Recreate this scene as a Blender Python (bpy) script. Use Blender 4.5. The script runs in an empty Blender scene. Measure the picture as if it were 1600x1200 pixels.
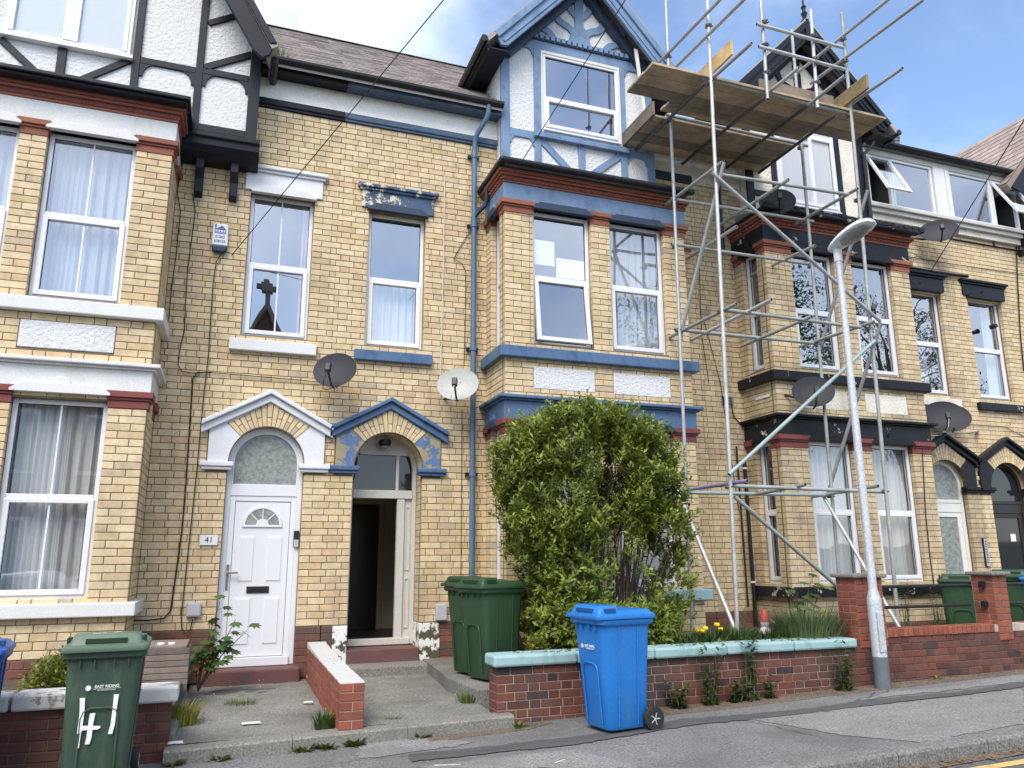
import bpy, bmesh, math, random
from mathutils import Vector, Matrix
random.seed(7)
S = bpy.context.scene
COL = S.collection
R = math.radians

# ------------------------------------------------------------------ camera
CAM = Vector((0.0, -10.0, 1.65))
FPX = 1200.0
def cam_axes(yaw, pitch, roll):
    cy, sy, cp, sp = math.cos(yaw), math.sin(yaw), math.cos(pitch), math.sin(pitch)
    f = Vector((sy*cp, cy*cp, sp)); r = Vector((cy, -sy, 0)); u = r.cross(f)
    c, s = math.cos(roll), math.sin(roll)
    return c*r + s*u, -s*r + c*u, f
CR, CU, CF = cam_axes(R(19.93), R(12.67), R(-.305))
cd = bpy.data.cameras.new('camera'); cam = bpy.data.objects.new('camera', cd); COL.objects.link(cam)
cam.matrix_world = Matrix(((CR.x, CU.x, -CF.x, CAM.x), (CR.y, CU.y, -CF.y, CAM.y), (CR.z, CU.z, -CF.z, CAM.z), (0, 0, 0, 1)))
cd.sensor_fit = 'HORIZONTAL'; cd.sensor_width = 36; cd.lens = 27.0; cd.clip_end = 2000; cd.clip_start = .05
S.camera = cam

# ------------------------------------------------------------------ sky and sun
SUN_EL, SUN_ROT = R(50), R(214)
W = bpy.data.worlds.new('World'); S.world = W; W.use_nodes = True
wt = W.node_tree; wt.nodes.clear()
def wn(t, **k):
    n = wt.nodes.new(t)
    for a, b in k.items(): setattr(n, a, b)
    return n
sky = wn('ShaderNodeTexSky', sky_type='NISHITA', sun_disc=False, sun_elevation=SUN_EL, sun_rotation=SUN_ROT, air_density=1.0, dust_density=.8, ozone_density=2.0)
tc = wn('ShaderNodeTexCoord'); mp = wn('ShaderNodeMapping')
mp.inputs['Scale'].default_value = (1.0, 1.0, 1.7); mp.inputs['Location'].default_value = (1.78, .1, .4)
cn = wn('ShaderNodeTexNoise'); cn.inputs['Scale'].default_value = 1.9; cn.inputs['Detail'].default_value = 7; cn.inputs['Roughness'].default_value = .55
cr = wn('ShaderNodeValToRGB'); cr.color_ramp.elements[0].position = .33; cr.color_ramp.elements[1].position = .74
cr.color_ramp.interpolation = 'EASE'
mx = wn('ShaderNodeMixRGB'); mx.inputs['Color2'].default_value = (7.4, 7.8, 8.6, 1)
sc_ = wn('ShaderNodeMath', operation='MULTIPLY'); sc_.inputs[1].default_value = .68
bg = wn('ShaderNodeBackground'); bg.inputs['Strength'].default_value = .14
wo = wn('ShaderNodeOutputWorld')
L = wt.links.new
L(tc.outputs['Generated'], mp.inputs['Vector']); L(mp.outputs['Vector'], cn.inputs['Vector']); L(cn.outputs['Fac'], cr.inputs['Fac'])
L(cr.outputs['Color'], sc_.inputs[0]); L(sc_.outputs[0], mx.inputs['Fac']); L(sky.outputs['Color'], mx.inputs['Color1'])
L(mx.outputs['Color'], bg.inputs['Color']); L(bg.outputs['Background'], wo.inputs['Surface'])
sl = bpy.data.lights.new('sun', 'SUN'); sl.energy = 1.85; sl.angle = R(36); sl.color = (1, .925, .80)
so = bpy.data.objects.new('sun', sl); COL.objects.link(so); so.location = (-10, -20, 25)
az = math.pi/2 - SUN_ROT
sd = Vector((math.cos(SUN_EL)*math.cos(az), math.cos(SUN_EL)*math.sin(az), math.sin(SUN_EL)))
so.rotation_euler = sd.to_track_quat('Z', 'Y').to_euler()
S.view_settings.view_transform = 'Standard'; S.view_settings.look = 'None'; S.view_settings.gamma = 1; S.view_settings.exposure = 1.12
S.view_settings.use_curve_mapping = False
S.render.engine = 'CYCLES'; S.cycles.use_denoising = True
S.cycles.max_bounces = 8; S.cycles.diffuse_bounces = 3; S.cycles.glossy_bounces = 3; S.cycles.transparent_max_bounces = 10

# ------------------------------------------------------------------ pixel helpers (1600 x 1200 photograph)
def ray(x, y): return CF + CR*((x-800)/FPX) - CU*((y-600)/FPX)
def onX(x, y, v): d = ray(x, y); return CAM + d*((v-CAM.x)/d.x)
def onY(x, y, v): d = ray(x, y); return CAM + d*((v-CAM.y)/d.y)
def onZ(x, y, v): d = ray(x, y); return CAM + d*((v-CAM.z)/d.z)
GA, GS = .10, .022                      # the street climbs gently to the right
def zg(x): return GA + GS*x
def onG(x, y, dz=0): d = ray(x, y); return CAM + d*((GA+dz+GS*CAM.x-CAM.z)/(d.z-GS*d.x))
def proj(p):
    q = Vector(p)-CAM; w = q.dot(CF)
    return (800+FPX*q.dot(CR)/w, 600-FPX*q.dot(CU)/w, w)

# ------------------------------------------------------------------ materials
MATS = {}
def nodes(name):
    m = bpy.data.materials.new(name); m.use_nodes = True
    nt = m.node_tree; b = nt.nodes['Principled BSDF']; MATS[name] = m
    return m, nt, b
def N(nt, t, ins=None, **k):
    n = nt.nodes.new(t)
    for a, c in k.items(): setattr(n, a, c)
    for a, c in (ins or {}).items():
        if hasattr(c, 'is_output'): nt.links.new(c, n.inputs[a])
        else: n.inputs[a].default_value = c
    return n
def c4(c, k=1.0): return (c[0]*k, c[1]*k, c[2]*k, 1)
def mul(nt, a, b): return N(nt, 'ShaderNodeMath', {0: a, 1: b}, operation='MULTIPLY').outputs[0]
def rnd(nt):
    g = N(nt, 'ShaderNodeNewGeometry'); o = N(nt, 'ShaderNodeObjectInfo')
    s = N(nt, 'ShaderNodeMath', {0: g.outputs['Random Per Island'], 1: o.outputs['Random']}, operation='ADD')
    return N(nt, 'ShaderNodeMath', {0: s.outputs[0]}, operation='FRACT').outputs[0]
def noise(nt, scale, detail=4, rough=.55, stretch=None):
    g = N(nt, 'ShaderNodeNewGeometry'); v = g.outputs['Position']
    if stretch: v = N(nt, 'ShaderNodeMapping', {'Vector': v, 'Scale': stretch}).outputs['Vector']
    return N(nt, 'ShaderNodeTexNoise', {'Vector': v, 'Scale': scale, 'Detail': detail, 'Roughness': rough}).outputs['Fac']
def ramp(nt, fac, stops, interp='LINEAR'):
    r = N(nt, 'ShaderNodeValToRGB', {'Fac': fac}); e = r.color_ramp.elements; r.color_ramp.interpolation = interp
    while len(e) < len(stops): e.new(.5)
    for i, (p, c) in enumerate(stops): e[i].position = p; e[i].color = c4(c) if len(c) == 3 else c
    return r.outputs['Color']
def mix(nt, f, a, b, mode='MIX'):
    n = N(nt, 'ShaderNodeMixRGB', blend_type=mode)
    for i, c in ((0, f), (1, a), (2, b)):
        if hasattr(c, 'is_output'): nt.links.new(c, n.inputs[i])
        else: n.inputs[i].default_value = c if i == 0 else (c4(c) if len(c) == 3 else c)
    return n.outputs[0]
def bump(nt, b, h, strength, dist=.01):
    n = N(nt, 'ShaderNodeBump', {'Height': h, 'Strength': strength, 'Distance': dist})
    nt.links.new(n.outputs[0], b.inputs['Normal'])
def pm(name, col, rough=.6, var=.12, vs=4, grain=.06, gs=70, rand=0, bs=0, bstr=.3, bd=.01, metal=0, spec=.35, dirt=None, ds=1.2, stretch=None, dk=.5, coat=0):
    m, nt, b = nodes(name)
    f = noise(nt, vs, 5, .6, stretch)
    c = mix(nt, f, [x*(1-var*1.6) for x in col], [min(1, x*(1+var*1.6)) for x in col])
    if grain: c = mix(nt, 1, c, ramp(nt, noise(nt, gs, 3), [(.3, (1-grain*2,)*3), (.7, (1+grain,)*3)]), 'MULTIPLY')
    if rand: c = mix(nt, 1, c, ramp(nt, rnd(nt), [(0, (1-rand,)*3), (1, (1+rand*.6,)*3)]), 'MULTIPLY')
    if dirt: c = mix(nt, ramp(nt, noise(nt, ds, 6, .65, stretch), [(dk, (0, 0, 0)), (dk+.22, (1, 1, 1))]), c, dirt)
    nt.links.new(c, b.inputs['Base Color'])
    b.inputs['Roughness'].default_value = rough; b.inputs['Metallic'].default_value = metal
    b.inputs['Specular IOR Level'].default_value = spec
    if coat: b.inputs['Coat Weight'].default_value = coat
    if bs: bump(nt, b, noise(nt, bs, 4, .6), bstr, bd)
    return m
def peel(name, paint, under, amt=.5, sc=3.5, rough=.5, bs=30, var=.1, dark=None):
    m, nt, b = nodes(name)
    p = mix(nt, noise(nt, 2.5, 5, .6), [x*(1-var*1.5) for x in paint], [x*(1+var*1.5) for x in paint])
    if dark: p = mix(nt, ramp(nt, noise(nt, 5, 7, .7, (1, 1, .6)), [(.5, (0, 0, 0)), (.62, (1, 1, 1))]), p, dark)
    u = mix(nt, noise(nt, 14, 4), [x*.72 for x in under], [x*1.12 for x in under])
    k = ramp(nt, noise(nt, sc, 8, .68), [(amt, (0, 0, 0)), (amt+.025, (1, 1, 1))])
    nt.links.new(mix(nt, k, p, u), b.inputs['Base Color'])
    nt.links.new(mix(nt, k, (rough,)*3, (.9,)*3), b.inputs['Roughness'])
    b.inputs['Specular IOR Level'].default_value = .22
    h = mix(nt, .35, k, noise(nt, bs, 4))
    bump(nt, b, N(nt, 'ShaderNodeInvert', {'Color': h}).outputs[0], .35, .006)
    return m
def brick_mat(name, stops, grime, gk=.56, rough=.8):
    m, nt, b = nodes(name)
    c = ramp(nt, rnd(nt), stops)
    c = mix(nt, 1, c, ramp(nt, noise(nt, 9, 5, .65), [(.25, (.74, .74, .76)), (.75, (1.16, 1.16, 1.14))]), 'MULTIPLY')
    c = mix(nt, 1, c, ramp(nt, noise(nt, 130, 2), [(.3, (.86,)*3), (.7, (1.08,)*3)]), 'MULTIPLY')
    g = ramp(nt, noise(nt, .9, 7, .66, (1.5, 1.5, .55)), [(gk, (0, 0, 0)), (gk+.2, (.75,)*3)])
    c = mix(nt, g, c, grime)
    nt.links.new(c, b.inputs['Base Color']); b.inputs['Roughness'].default_value = rough; b.inputs['Specular IOR Level'].default_value = .3
    bump(nt, b, noise(nt, 60, 4, .6), .3, .004)
    return m
BUFF = [(0, (.54, .405, .23)), (.12, (.60, .465, .275)), (.4, (.645, .51, .315)), (.66, (.675, .545, .35)), (.86, (.58, .455, .285)), (.94, (.62, .445, .265)), (1, (.46, .38, .275))]
brick_mat('buff_brick', BUFF, (.31, .245, .165), .525)
brick_mat('buff_brick_sooty', [(p, (c[0]*.94, c[1]*.95, c[2]*.97)) for p, c in BUFF], (.17, .14, .105), .49)
REDB = [(0, (.085, .033, .028)), (.3, (.14, .05, .038)), (.6, (.185, .066, .048)), (.85, (.12, .054, .045)), (1, (.042, .03, .033))]
brick_mat('red_brick', REDB, (.07, .054, .047), .46)
brick_mat('new_red_brick', [(0, (.235, .072, .045)), (.5, (.30, .098, .06)), (1, (.20, .066, .045))], (.15, .085, .065), .55)
brick_mat('dark_plinth_brick', [(0, (.13, .06, .05)), (.5, (.22, .08, .055)), (1, (.11, .07, .06))], (.07, .06, .05), .5)
pm('mortar', (.175, .13, .085), .95, .3, 6)
pm('pale_mortar', (.42, .36, .29), .95, .2, 6)
pm('terracotta', (.27, .092, .056), .7, .2, 5, rand=.2, bs=40, dirt=(.12, .07, .055), ds=2.5, dk=.56)
pm('maroon_paint', (.20, .05, .045), .5, .2, 6, dirt=(.08, .05, .045), ds=3, dk=.56)
pm('white_render', (.66, .665, .675), .85, .05, 3, grain=.05, gs=40, bs=26, bstr=.9, bd=.03, dirt=(.52, .50, .45), ds=1.6, dk=.64)
pm('cream_render', (.72, .68, .59), .85, .10, 2, bs=26, bstr=.8, bd=.025, dirt=(.42, .37, .29), ds=1.5, dk=.54)
pm('stone_white', (.64, .64, .63), .6, .08, 3, bs=60, bstr=.15, dirt=(.48, .45, .38), ds=2.2, dk=.58, stretch=(1, 1, .5))
pm('bright_white_paint', (.67, .675, .70), .45, .04, 4, dirt=(.55, .53, .5), ds=2.5, dk=.68)
pm('upvc', (.67, .68, .71), .28, .02, 3, grain=.01, spec=.5, dirt=(.62, .61, .58), ds=4, dk=.7)
pm('upvc_aged', (.74, .735, .70), .35, .04, 3, dirt=(.46, .44, .39), ds=4, dk=.58)
pm('frame_cream', (.52, .505, .46), .5, .06, 3, dirt=(.35, .32, .27), ds=5, dk=.6)
peel('blue_paint', (.16, .235, .35), (.60, .58, .52), .70, 3.2, dark=(.12, .18, .28))
peel('blue_paint_fresh', (.085, .145, .255), (.40, .33, .22), .72, 2.8, .38, dark=(.055, .10, .20))
peel('blue_timber', (.165, .245, .37), (.56, .55, .52), .70, 5, dark=(.115, .175, .28))
peel('blue_flaking', (.065, .10, .165), (.66, .60, .46), .53, 3.6, dark=(.045, .07, .12))
peel('blue_spandrel', (.105, .175, .31), (.34, .29, .19), .475, 3.4, dark=(.08, .135, .24))
pm('blue_pipe', (.085, .145, .225), .38, .16, 5, dirt=(.06, .10, .18), ds=6, dk=.58)
pm('eaves_blue', (.065, .105, .165), .45, .2, 5, dirt=(.035, .05, .08), ds=3, dk=.52)
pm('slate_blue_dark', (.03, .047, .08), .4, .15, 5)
peel('black_paint', (.010, .0115, .016), (.50, .47, .42), .735, 5, .38, var=.3)
peel('black_flaking', (.011, .0125, .018), (.50, .47, .41), .61, 4.5, .34, var=.3)
peel('black_timber', (.012, .0145, .021), (.32, .31, .30), .72, 7, .45, var=.3)
pm('black_gutter', (.014, .015, .018), .35, .2, 6)
pm('black_metal', (.015, .015, .017), .4, .2, 8)
pm('lead_roof', (.16, .165, .17), .6, .2, 3)
pm('slate', (.33, .285, .26), .62, .15, 2, rand=.28, bs=50, dirt=(.28, .24, .21), ds=1.5, dk=.6)
pm('slate_brown', (.33, .255, .215), .7, .15, 2, rand=.25, bs=50, dirt=(.20, .16, .12), ds=1.5, dk=.56)
pm('ridge_tile', (.17, .14, .125), .75, .2, 4, rand=.2)
pm('tarmac', (.19, .187, .184), .92, .24, .9, grain=.3, gs=62, bs=160, bstr=.5, bd=.006, dirt=(.10, .098, .096), ds=.8, dk=.5)
pm('road_tarmac', (.12, .118, .118), .92, .15, 1, grain=.2, gs=140, bs=140, bstr=.5)
pm('tarmac_dark', (.09, .09, .092), .9, .12, 2, grain=.15, gs=150, bs=150, bstr=.4)
pm('concrete_patch', (.235, .23, .22), .93, .22, 2, grain=.28, gs=60, bs=110, bstr=.4, dirt=(.15, .145, .14), ds=1.6, dk=.54)
pm('concrete', (.225, .218, .197), .93, .26, 1.6, grain=.3, gs=58, bs=80, bstr=.4, dirt=(.12, .115, .10), ds=1.2, dk=.5)
pm('edging_concrete', (.22, .212, .19), .9, .2, 2, grain=.25, gs=60, bs=70, dirt=(.13, .125, .11), ds=2, dk=.54)
pm('kerb_stone', (.20, .196, .19), .9, .2, 2.5, grain=.3, gs=60, bs=120, bstr=.4, dirt=(.12, .118, .112), ds=2.2, dk=.52)
pm('earth', (.10, .075, .055), 1, .3, 4, grain=.2, bs=40, bstr=.8, bd=.03)
pm('grit', (.17, .135, .10), 1, .4, 5, grain=.3, gs=60, bs=60, bstr=.8, bd=.02)
pm('grass_ground', (.07, .08, .055), 1, .3, 3)
pm('yellow_line', (.55, .40, .14), .8, .2, 9, dirt=(.17, .16, .14), ds=6, dk=.54)
pm('step_red', (.14, .065, .06), .6, .25, 4, dirt=(.09, .075, .065), ds=3, dk=.5)
pm('teal_paint', (.27, .43, .47), .55, .08, 3, bs=50, dirt=(.22, .30, .29), ds=2.6, dk=.60)
peel('teal_coping', (.30, .44, .45), (.62, .60, .58), .71, 3.6, .5, dark=(.21, .34, .35))
peel('white_coping', (.50, .50, .48), (.24, .235, .22), .53, 4, .7)
peel('white_top', (.52, .52, .51), (.36, .33, .29), .63, 5, .7)
peel('white_base_paint', (.72, .72, .70), (.10, .09, .06), .505, 5.5, .7)
pm('galv', (.50, .51, .51), .5, .16, 9, grain=.12, gs=90, metal=.45, rand=.22, dirt=(.30, .31, .30), ds=4, dk=.52)
pm('galv_dull', (.36, .38, .36), .6, .18, 7, metal=.3, rand=.2, dirt=(.23, .24, .22), ds=4, dk=.5)
pm('tube_teal', (.30, .385, .375), .5, .15, 4, metal=.2)
pm('tube_purple', (.28, .24, .40), .5, .15, 4, metal=.2)
pm('coupler_rust', (.17, .145, .125), .7, .3, 20, metal=.4, rand=.3)
pm('lamp_grey', (.56, .58, .60), .5, .10, 6, grain=.14, gs=45, metal=.3, dirt=(.42, .43, .45), ds=6, dk=.52)
pm('lamp_base', (.12, .14, .15), .6, .15, 8)
pm('lantern_white', (.78, .79, .80), .35, .03, 4)
pm('lantern_lens', (.26, .27, .27), .15, .05, 4, spec=.6)
def wood(name, a, b_, rough=.75):
    m, nt, b = nodes(name)
    w = noise(nt, 3, 6, .6, (1.0, 14, 14)); w2 = noise(nt, 7, 4, .6, (14, 1.2, 14))
    c = mix(nt, w, a, b_)
    c = mix(nt, 1, c, ramp(nt, rnd(nt), [(0, (.45, .46, .46)), (.5, (.9,)*3), (1, (1.3, 1.25, 1.15))]), 'MULTIPLY')
    c = mix(nt, 1, c, ramp(nt, noise(nt, 2.0, 8, .75), [(.34, (.5, .53, .55)), (.62, (1.12,)*3)]), 'MULTIPLY')
    nt.links.new(c, b.inputs['Base Color']); b.inputs['Roughness'].default_value = rough
    return m
pm('tube_shaded', (.10, .10, .105), .6, .2, 6, metal=.2)  # for the deck transoms: the shade under the deck is put into this colour
wood('scaffold_board', (.27, .205, .145), (.50, .39, .27))
wood('toe_board', (.50, .34, .155), (.66, .47, .23))
wood('box_slat', (.17, .135, .115), (.24, .195, .165))
pm('dish_dark', (.022, .025, .032), .65, .1, 5, spec=.4)
pm('dish_pale', (.40, .41, .38), .55, .14, 5, dirt=(.24, .24, .21), ds=5, dk=.55)
pm('plastic_black', (.018, .018, .02), .45, .1, 8)
pm('bin_green', (.024, .062, .027), .45, .18, 2.2, spec=.42, dirt=(.055, .085, .055), ds=6, dk=.56, stretch=(1.5, 1.5, .35))
pm('bin_green_dusty', (.042, .075, .05), .48, .14, 2.2, spec=.4, dirt=(.085, .11, .085), ds=6, dk=.55, stretch=(1.5, 1.5, .35))
pm('bin_lid_dusty', (.105, .155, .11), .5, .12, 3, spec=.4, dirt=(.07, .115, .075), ds=3, dk=.55)
pm('bin_blue', (.018, .165, .50), .36, .07, 2, spec=.42, dirt=(.075, .19, .36), ds=6, dk=.56, stretch=(1.5, 1.5, .35))
pm('bin_blue_deep', (.025, .085, .36), .38, .1, 2, spec=.45)
pm('slot_shade_green', (.014, .035, .016), .6, .1, 6)  # lid colour with the shade of the hand recess put in
pm('slot_shade_blue', (.010, .07, .22), .6, .1, 6)  # same for blue lids: recess shade as colour
pm('rubber', (.022, .022, .023), .75, .2, 8)
pm('decal_white', (.80, .80, .80), .6, .04, 8)
pm('decal_blue', (.12, .14, .36), .6, .04, 8)
pm('alarm_white', (.76, .77, .76), .4, .04, 5)
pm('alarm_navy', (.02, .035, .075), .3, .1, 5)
pm('grey_box', (.42, .44, .47), .5, .05, 4)
pm('chrome', (.42, .37, .32), .3, .1, 8, metal=.9)
pm('cable_black', (.012, .011, .011), .55, .1, 5)
pm('cable_pale', (.62, .60, .55), .6, .1, 5)
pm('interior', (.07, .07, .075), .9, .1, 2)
pm('interior_hall', (.30, .26, .20), .9, .1, 2)
pm('interior_cream', (.50, .47, .40), .9, .08, 2)
pm('dark_door', (.022, .02, .022), .35, .2, 4)
pm('paper', (.80, .80, .80), .8, .03, 5)
pm('grit_pale', (.40, .38, .34), .9, .2, 9)
pm('litter', (.78, .77, .73), .8, .1, 9)
pm('dead_leaf', (.26, .14, .07), .9, .2, 5, rand=.5)
pm('skin_ornament', (.66, .66, .64), .5, .1, 9, dirt=(.35, .33, .3), ds=9, dk=.56)
pm('red_ornament', (.42, .075, .05), .5, .15, 6)
pm('flower_yellow', (.80, .55, .02), .6, .15, 20)
pm('moss', (.13, .15, .05), 1, .3, 9, bs=60, bstr=.8)
def curtain_mat(name, col, tr=.25):
    m, nt, b = nodes(name)
    b.inputs['Base Color'].default_value = c4(col); b.inputs['Roughness'].default_value = .9; b.inputs['Specular IOR Level'].default_value = .1
    t = N(nt, 'ShaderNodeBsdfTranslucent', {'Color': c4(col)}); o = nt.nodes['Material Output']
    x = N(nt, 'ShaderNodeMixShader', {0: tr, 1: b.outputs[0], 2: t.outputs[0]}); nt.links.new(x.outputs[0], o.inputs[0])
curtain_mat('net_curtain', (.62, .64, .68)); curtain_mat('grey_curtain', (.78, .79, .80)); curtain_mat('dark_curtain', (.10, .10, .11)); curtain_mat('pink_curtain', (.62, .42, .52))
curtain_mat('patterned_curtain', (.66, .63, .60))
def glass_mat(name, base=.10, tint=(.93, .96, .97), k=1.6, rough=.0):
    m, nt, b = nodes(name); nt.nodes.remove(b); o = nt.nodes['Material Output']
    fr = N(nt, 'ShaderNodeLayerWeight', {'Blend': .5})
    p5 = N(nt, 'ShaderNodeMath', {0: fr.outputs['Facing'], 1: 4.0}, operation='POWER')
    f = N(nt, 'ShaderNodeMath', {0: p5.outputs[0], 1: k*.55, 2: base+.04}, operation='MULTIPLY_ADD', use_clamp=True)
    t = N(nt, 'ShaderNodeBsdfTransparent', {'Color': c4(tint)})
    g = N(nt, 'ShaderNodeBsdfGlossy', {'Color': (.97, .98, 1, 1), 'Roughness': rough})
    bn = N(nt, 'ShaderNodeBump', {'Height': noise(nt, 1.3, 1), 'Strength': .10, 'Distance': .03}); nt.links.new(bn.outputs[0], g.inputs['Normal'])
    x = N(nt, 'ShaderNodeMixShader', {0: f.outputs[0], 1: t.outputs[0], 2: g.outputs[0]}); nt.links.new(x.outputs[0], o.inputs[0])
glass_mat('glass', .30, k=1.4); glass_mat('glass_soft', .20, k=1.4); glass_mat('glass_clear', .10, k=1.3)
pm('dark_glass', (.018, .02, .024), .04, .1, 3, grain=0, spec=.6)
pm('gable_glass_back', (.10, .12, .16), .8, .2, 2)
pm('eaves_render', (.88, .86, .80), .85, .06, 2, bs=30, bstr=.5, bd=.02, dirt=(.62, .58, .48), ds=1.8, dk=.6)
m_, nt_, b_ = nodes('frosted_glass')
nt_.links.new(ramp(nt_, noise(nt_, 16, 5, .7), [(.3, (.13, .15, .14)), (.7, (.34, .37, .345))]), b_.inputs['Base Color']); b_.inputs['Roughness'].default_value = .25
bump(nt_, b_, noise(nt_, 22, 3), .5, .01)
m_, nt_, b_ = nodes('bulb'); b_.inputs['Base Color'].default_value = (1, .8, .3, 1); b_.inputs['Emission Color'].default_value = (1, .68, .16, 1); b_.inputs['Emission Strength'].default_value = 6
def leaf_mat(name, a, b_, tr=.3):
    m, nt, b = nodes(name)
    c = mix(nt, rnd(nt), a, b_)
    c = mix(nt, 1, c, ramp(nt, noise(nt, 3.2, 3), [(.3, (.62, .66, .6)), (.7, (1.32, 1.26, 1.1))]), 'MULTIPLY')
    nt.links.new(c, b.inputs['Base Color']); b.inputs['Roughness'].default_value = .42; b.inputs['Specular IOR Level'].default_value = .4
    t = N(nt, 'ShaderNodeBsdfTranslucent', {'Color': c}); o = nt.nodes['Material Output']
    x = N(nt, 'ShaderNodeMixShader', {0: tr, 1: b.outputs[0], 2: t.outputs[0]}); nt.links.new(x.outputs[0], o.inputs[0])
leaf_mat('privet_leaf', (.085, .135, .028), (.33, .39, .075), .38)
leaf_mat('yellow_leaf', (.13, .17, .03), (.30, .30, .06)); leaf_mat('dark_leaf', (.03, .062, .018), (.085, .14, .035))
leaf_mat('maple_leaf', (.045, .095, .025), (.095, .165, .045)); leaf_mat('grass_blade', (.07, .12, .03), (.18, .23, .07))
leaf_mat('lavender_leaf', (.075, .12, .055), (.17, .22, .10)); leaf_mat('tree_leaf', (.03, .06, .02), (.07, .12, .03))
pm('bark', (.085, .065, .05), .95, .3, 8, bs=40)
pm('stem_green', (.11, .14, .05), .8, .2, 8)
# ------------------------------------------------------------------ mesh helpers
ORG = {}
class MB:
    def __init__(s, T=None): s.v = []; s.f = []; s.T = T
    def add(s, vs, fs):
        o = len(s.v)
        s.v += [tuple(s.T(*p)) if s.T else tuple(p) for p in vs]
        s.f += [tuple(i+o for i in f) for f in fs]; return s
    def box(s, x0, x1, y0, y1, z0, z1):
        return s.add([(x0, y0, z0), (x1, y0, z0), (x1, y1, z0), (x0, y1, z0), (x0, y0, z1), (x1, y0, z1), (x1, y1, z1), (x0, y1, z1)],
                     [(0, 3, 2, 1), (4, 5, 6, 7), (0, 1, 5, 4), (1, 2, 6, 5), (2, 3, 7, 6), (3, 0, 4, 7)])
    def prism(s, pts, y0, y1):                       # polygon in x,z pushed along y
        n = len(pts)
        return s.add([(x, y0, z) for x, z in pts]+[(x, y1, z) for x, z in pts],
                     [tuple(range(n)), tuple(range(2*n-1, n-1, -1))]+[(i, i+n, (i+1) % n+n, (i+1) % n) for i in range(n)])
    def prismx(s, pts, x0, x1):                      # polygon in y,z pushed along x
        n = len(pts)
        return s.add([(x0, y, z) for y, z in pts]+[(x1, y, z) for y, z in pts],
                     [tuple(range(n)), tuple(range(2*n-1, n-1, -1))]+[(i, i+n, (i+1) % n+n, (i+1) % n) for i in range(n)])
    def prismz(s, pts, z0, z1):
        n = len(pts)
        return s.add([(x, y, z0) for x, y in pts]+[(x, y, z1) for x, y in pts],
                     [tuple(range(n)), tuple(range(2*n-1, n-1, -1))]+[(i, i+n, (i+1) % n+n, (i+1) % n) for i in range(n)])
    def quad(s, a, b, c, d): return s.add([a, b, c, d], [(0, 1, 2, 3)])
    def poly(s, pts): return s.add(pts, [tuple(range(len(pts)))])
    def tube(s, p0, p1, r, n=8, r2=None, cap=True):
        p0, p1 = Vector(p0), Vector(p1); d = (p1-p0)
        if d.length < 1e-6: return s
        d.normalize(); a = d.orthogonal().normalized(); b = d.cross(a); r2 = r if r2 is None else r2
        vs = []
        for p, q in ((p0, r), (p1, r2)):
            for i in range(n):
                t = 2*math.pi*i/n; vs.append(p+a*(math.cos(t)*q)+b*(math.sin(t)*q))
        fs = [(i, (i+1) % n, (i+1) % n+n, i+n) for i in range(n)]
        if cap: fs += [tuple(range(n-1, -1, -1)), tuple(range(n, 2*n))]
        return s.add(vs, fs)
    def path(s, pts, r, n=6, rs=None):
        pts = [Vector(p) for p in pts]; m = len(pts); vs = []; a = None
        for k, p in enumerate(pts):
            d = (pts[min(k+1, m-1)]-pts[max(k-1, 0)]).normalized()
            if a is None: a = d.orthogonal().normalized()
            a = (a-d*a.dot(d)).normalized(); b = d.cross(a); q = rs[k] if rs else r
            vs += [p+a*(math.cos(2*math.pi*i/n)*q)+b*(math.sin(2*math.pi*i/n)*q) for i in range(n)]
        fs = [(k*n+i, k*n+(i+1) % n, (k+1)*n+(i+1) % n, (k+1)*n+i) for k in range(m-1) for i in range(n)]
        fs += [tuple(range(n-1, -1, -1)), tuple(range((m-1)*n, m*n))]
        return s.add(vs, fs)
    def loft(s, rings, cap=True):
        n = len(rings[0]); m = len(rings)
        fs = [(k*n+i, k*n+(i+1) % n, (k+1)*n+(i+1) % n, (k+1)*n+i) for k in range(m-1) for i in range(n)]
        if cap: fs += [tuple(range(n-1, -1, -1)), tuple(range((m-1)*n, m*n))]
        return s.add([p for r_ in rings for p in r_], fs)
    def lathe(s, prof, c=(0, 0, 0), n=16):
        return s.loft([[(c[0]+r_*math.cos(2*math.pi*i/n), c[1]+r_*math.sin(2*math.pi*i/n), c[2]+z) for i in range(n)] for r_, z in prof])
    def build(s, name, mat, parent=None, smooth=False, bevel=0, kind=None, fix=True, loc=None):
        o_ = ORG.get(parent, Vector((0, 0, 0))) if parent else Vector(loc or (0, 0, 0))
        me = bpy.data.meshes.new(name)
        me.from_pydata([(a-o_.x, b-o_.y, c-o_.z) for a, b, c in s.v], [], s.f)
        if fix:
            bm = bmesh.new(); bm.from_mesh(me); bmesh.ops.recalc_face_normals(bm, faces=bm.faces); bm.to_mesh(me); bm.free()
        if smooth:
            for p in me.polygons: p.use_smooth = True
        me.materials.append(MATS[mat])
        ob = bpy.data.objects.new(name, me); COL.objects.link(ob)
        if parent: ob.parent = parent
        elif loc: ob.location = loc
        ORG[ob] = o_
        if bevel:
            b = ob.modifiers.new('bevel', 'BEVEL'); b.width = bevel; b.segments = 2; b.limit_method = 'ANGLE'; b.angle_limit = R(40)
        if smooth and not bevel:
            try: me.set_sharp_from_angle(angle=R(42))
            except Exception: pass
        if kind: ob['kind'] = kind
        return ob
def tag(o, label, cat, group=None):
    o['label'] = label; o['category'] = cat
    if group: o['group'] = group
    return o
def thing(name, label, cat, loc=(0, 0, 0), group=None):
    o = bpy.data.objects.new(name, None); COL.objects.link(o); o.location = loc; o.empty_display_size = .2
    ORG[o] = Vector(loc); return tag(o, label, cat, group)
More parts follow.
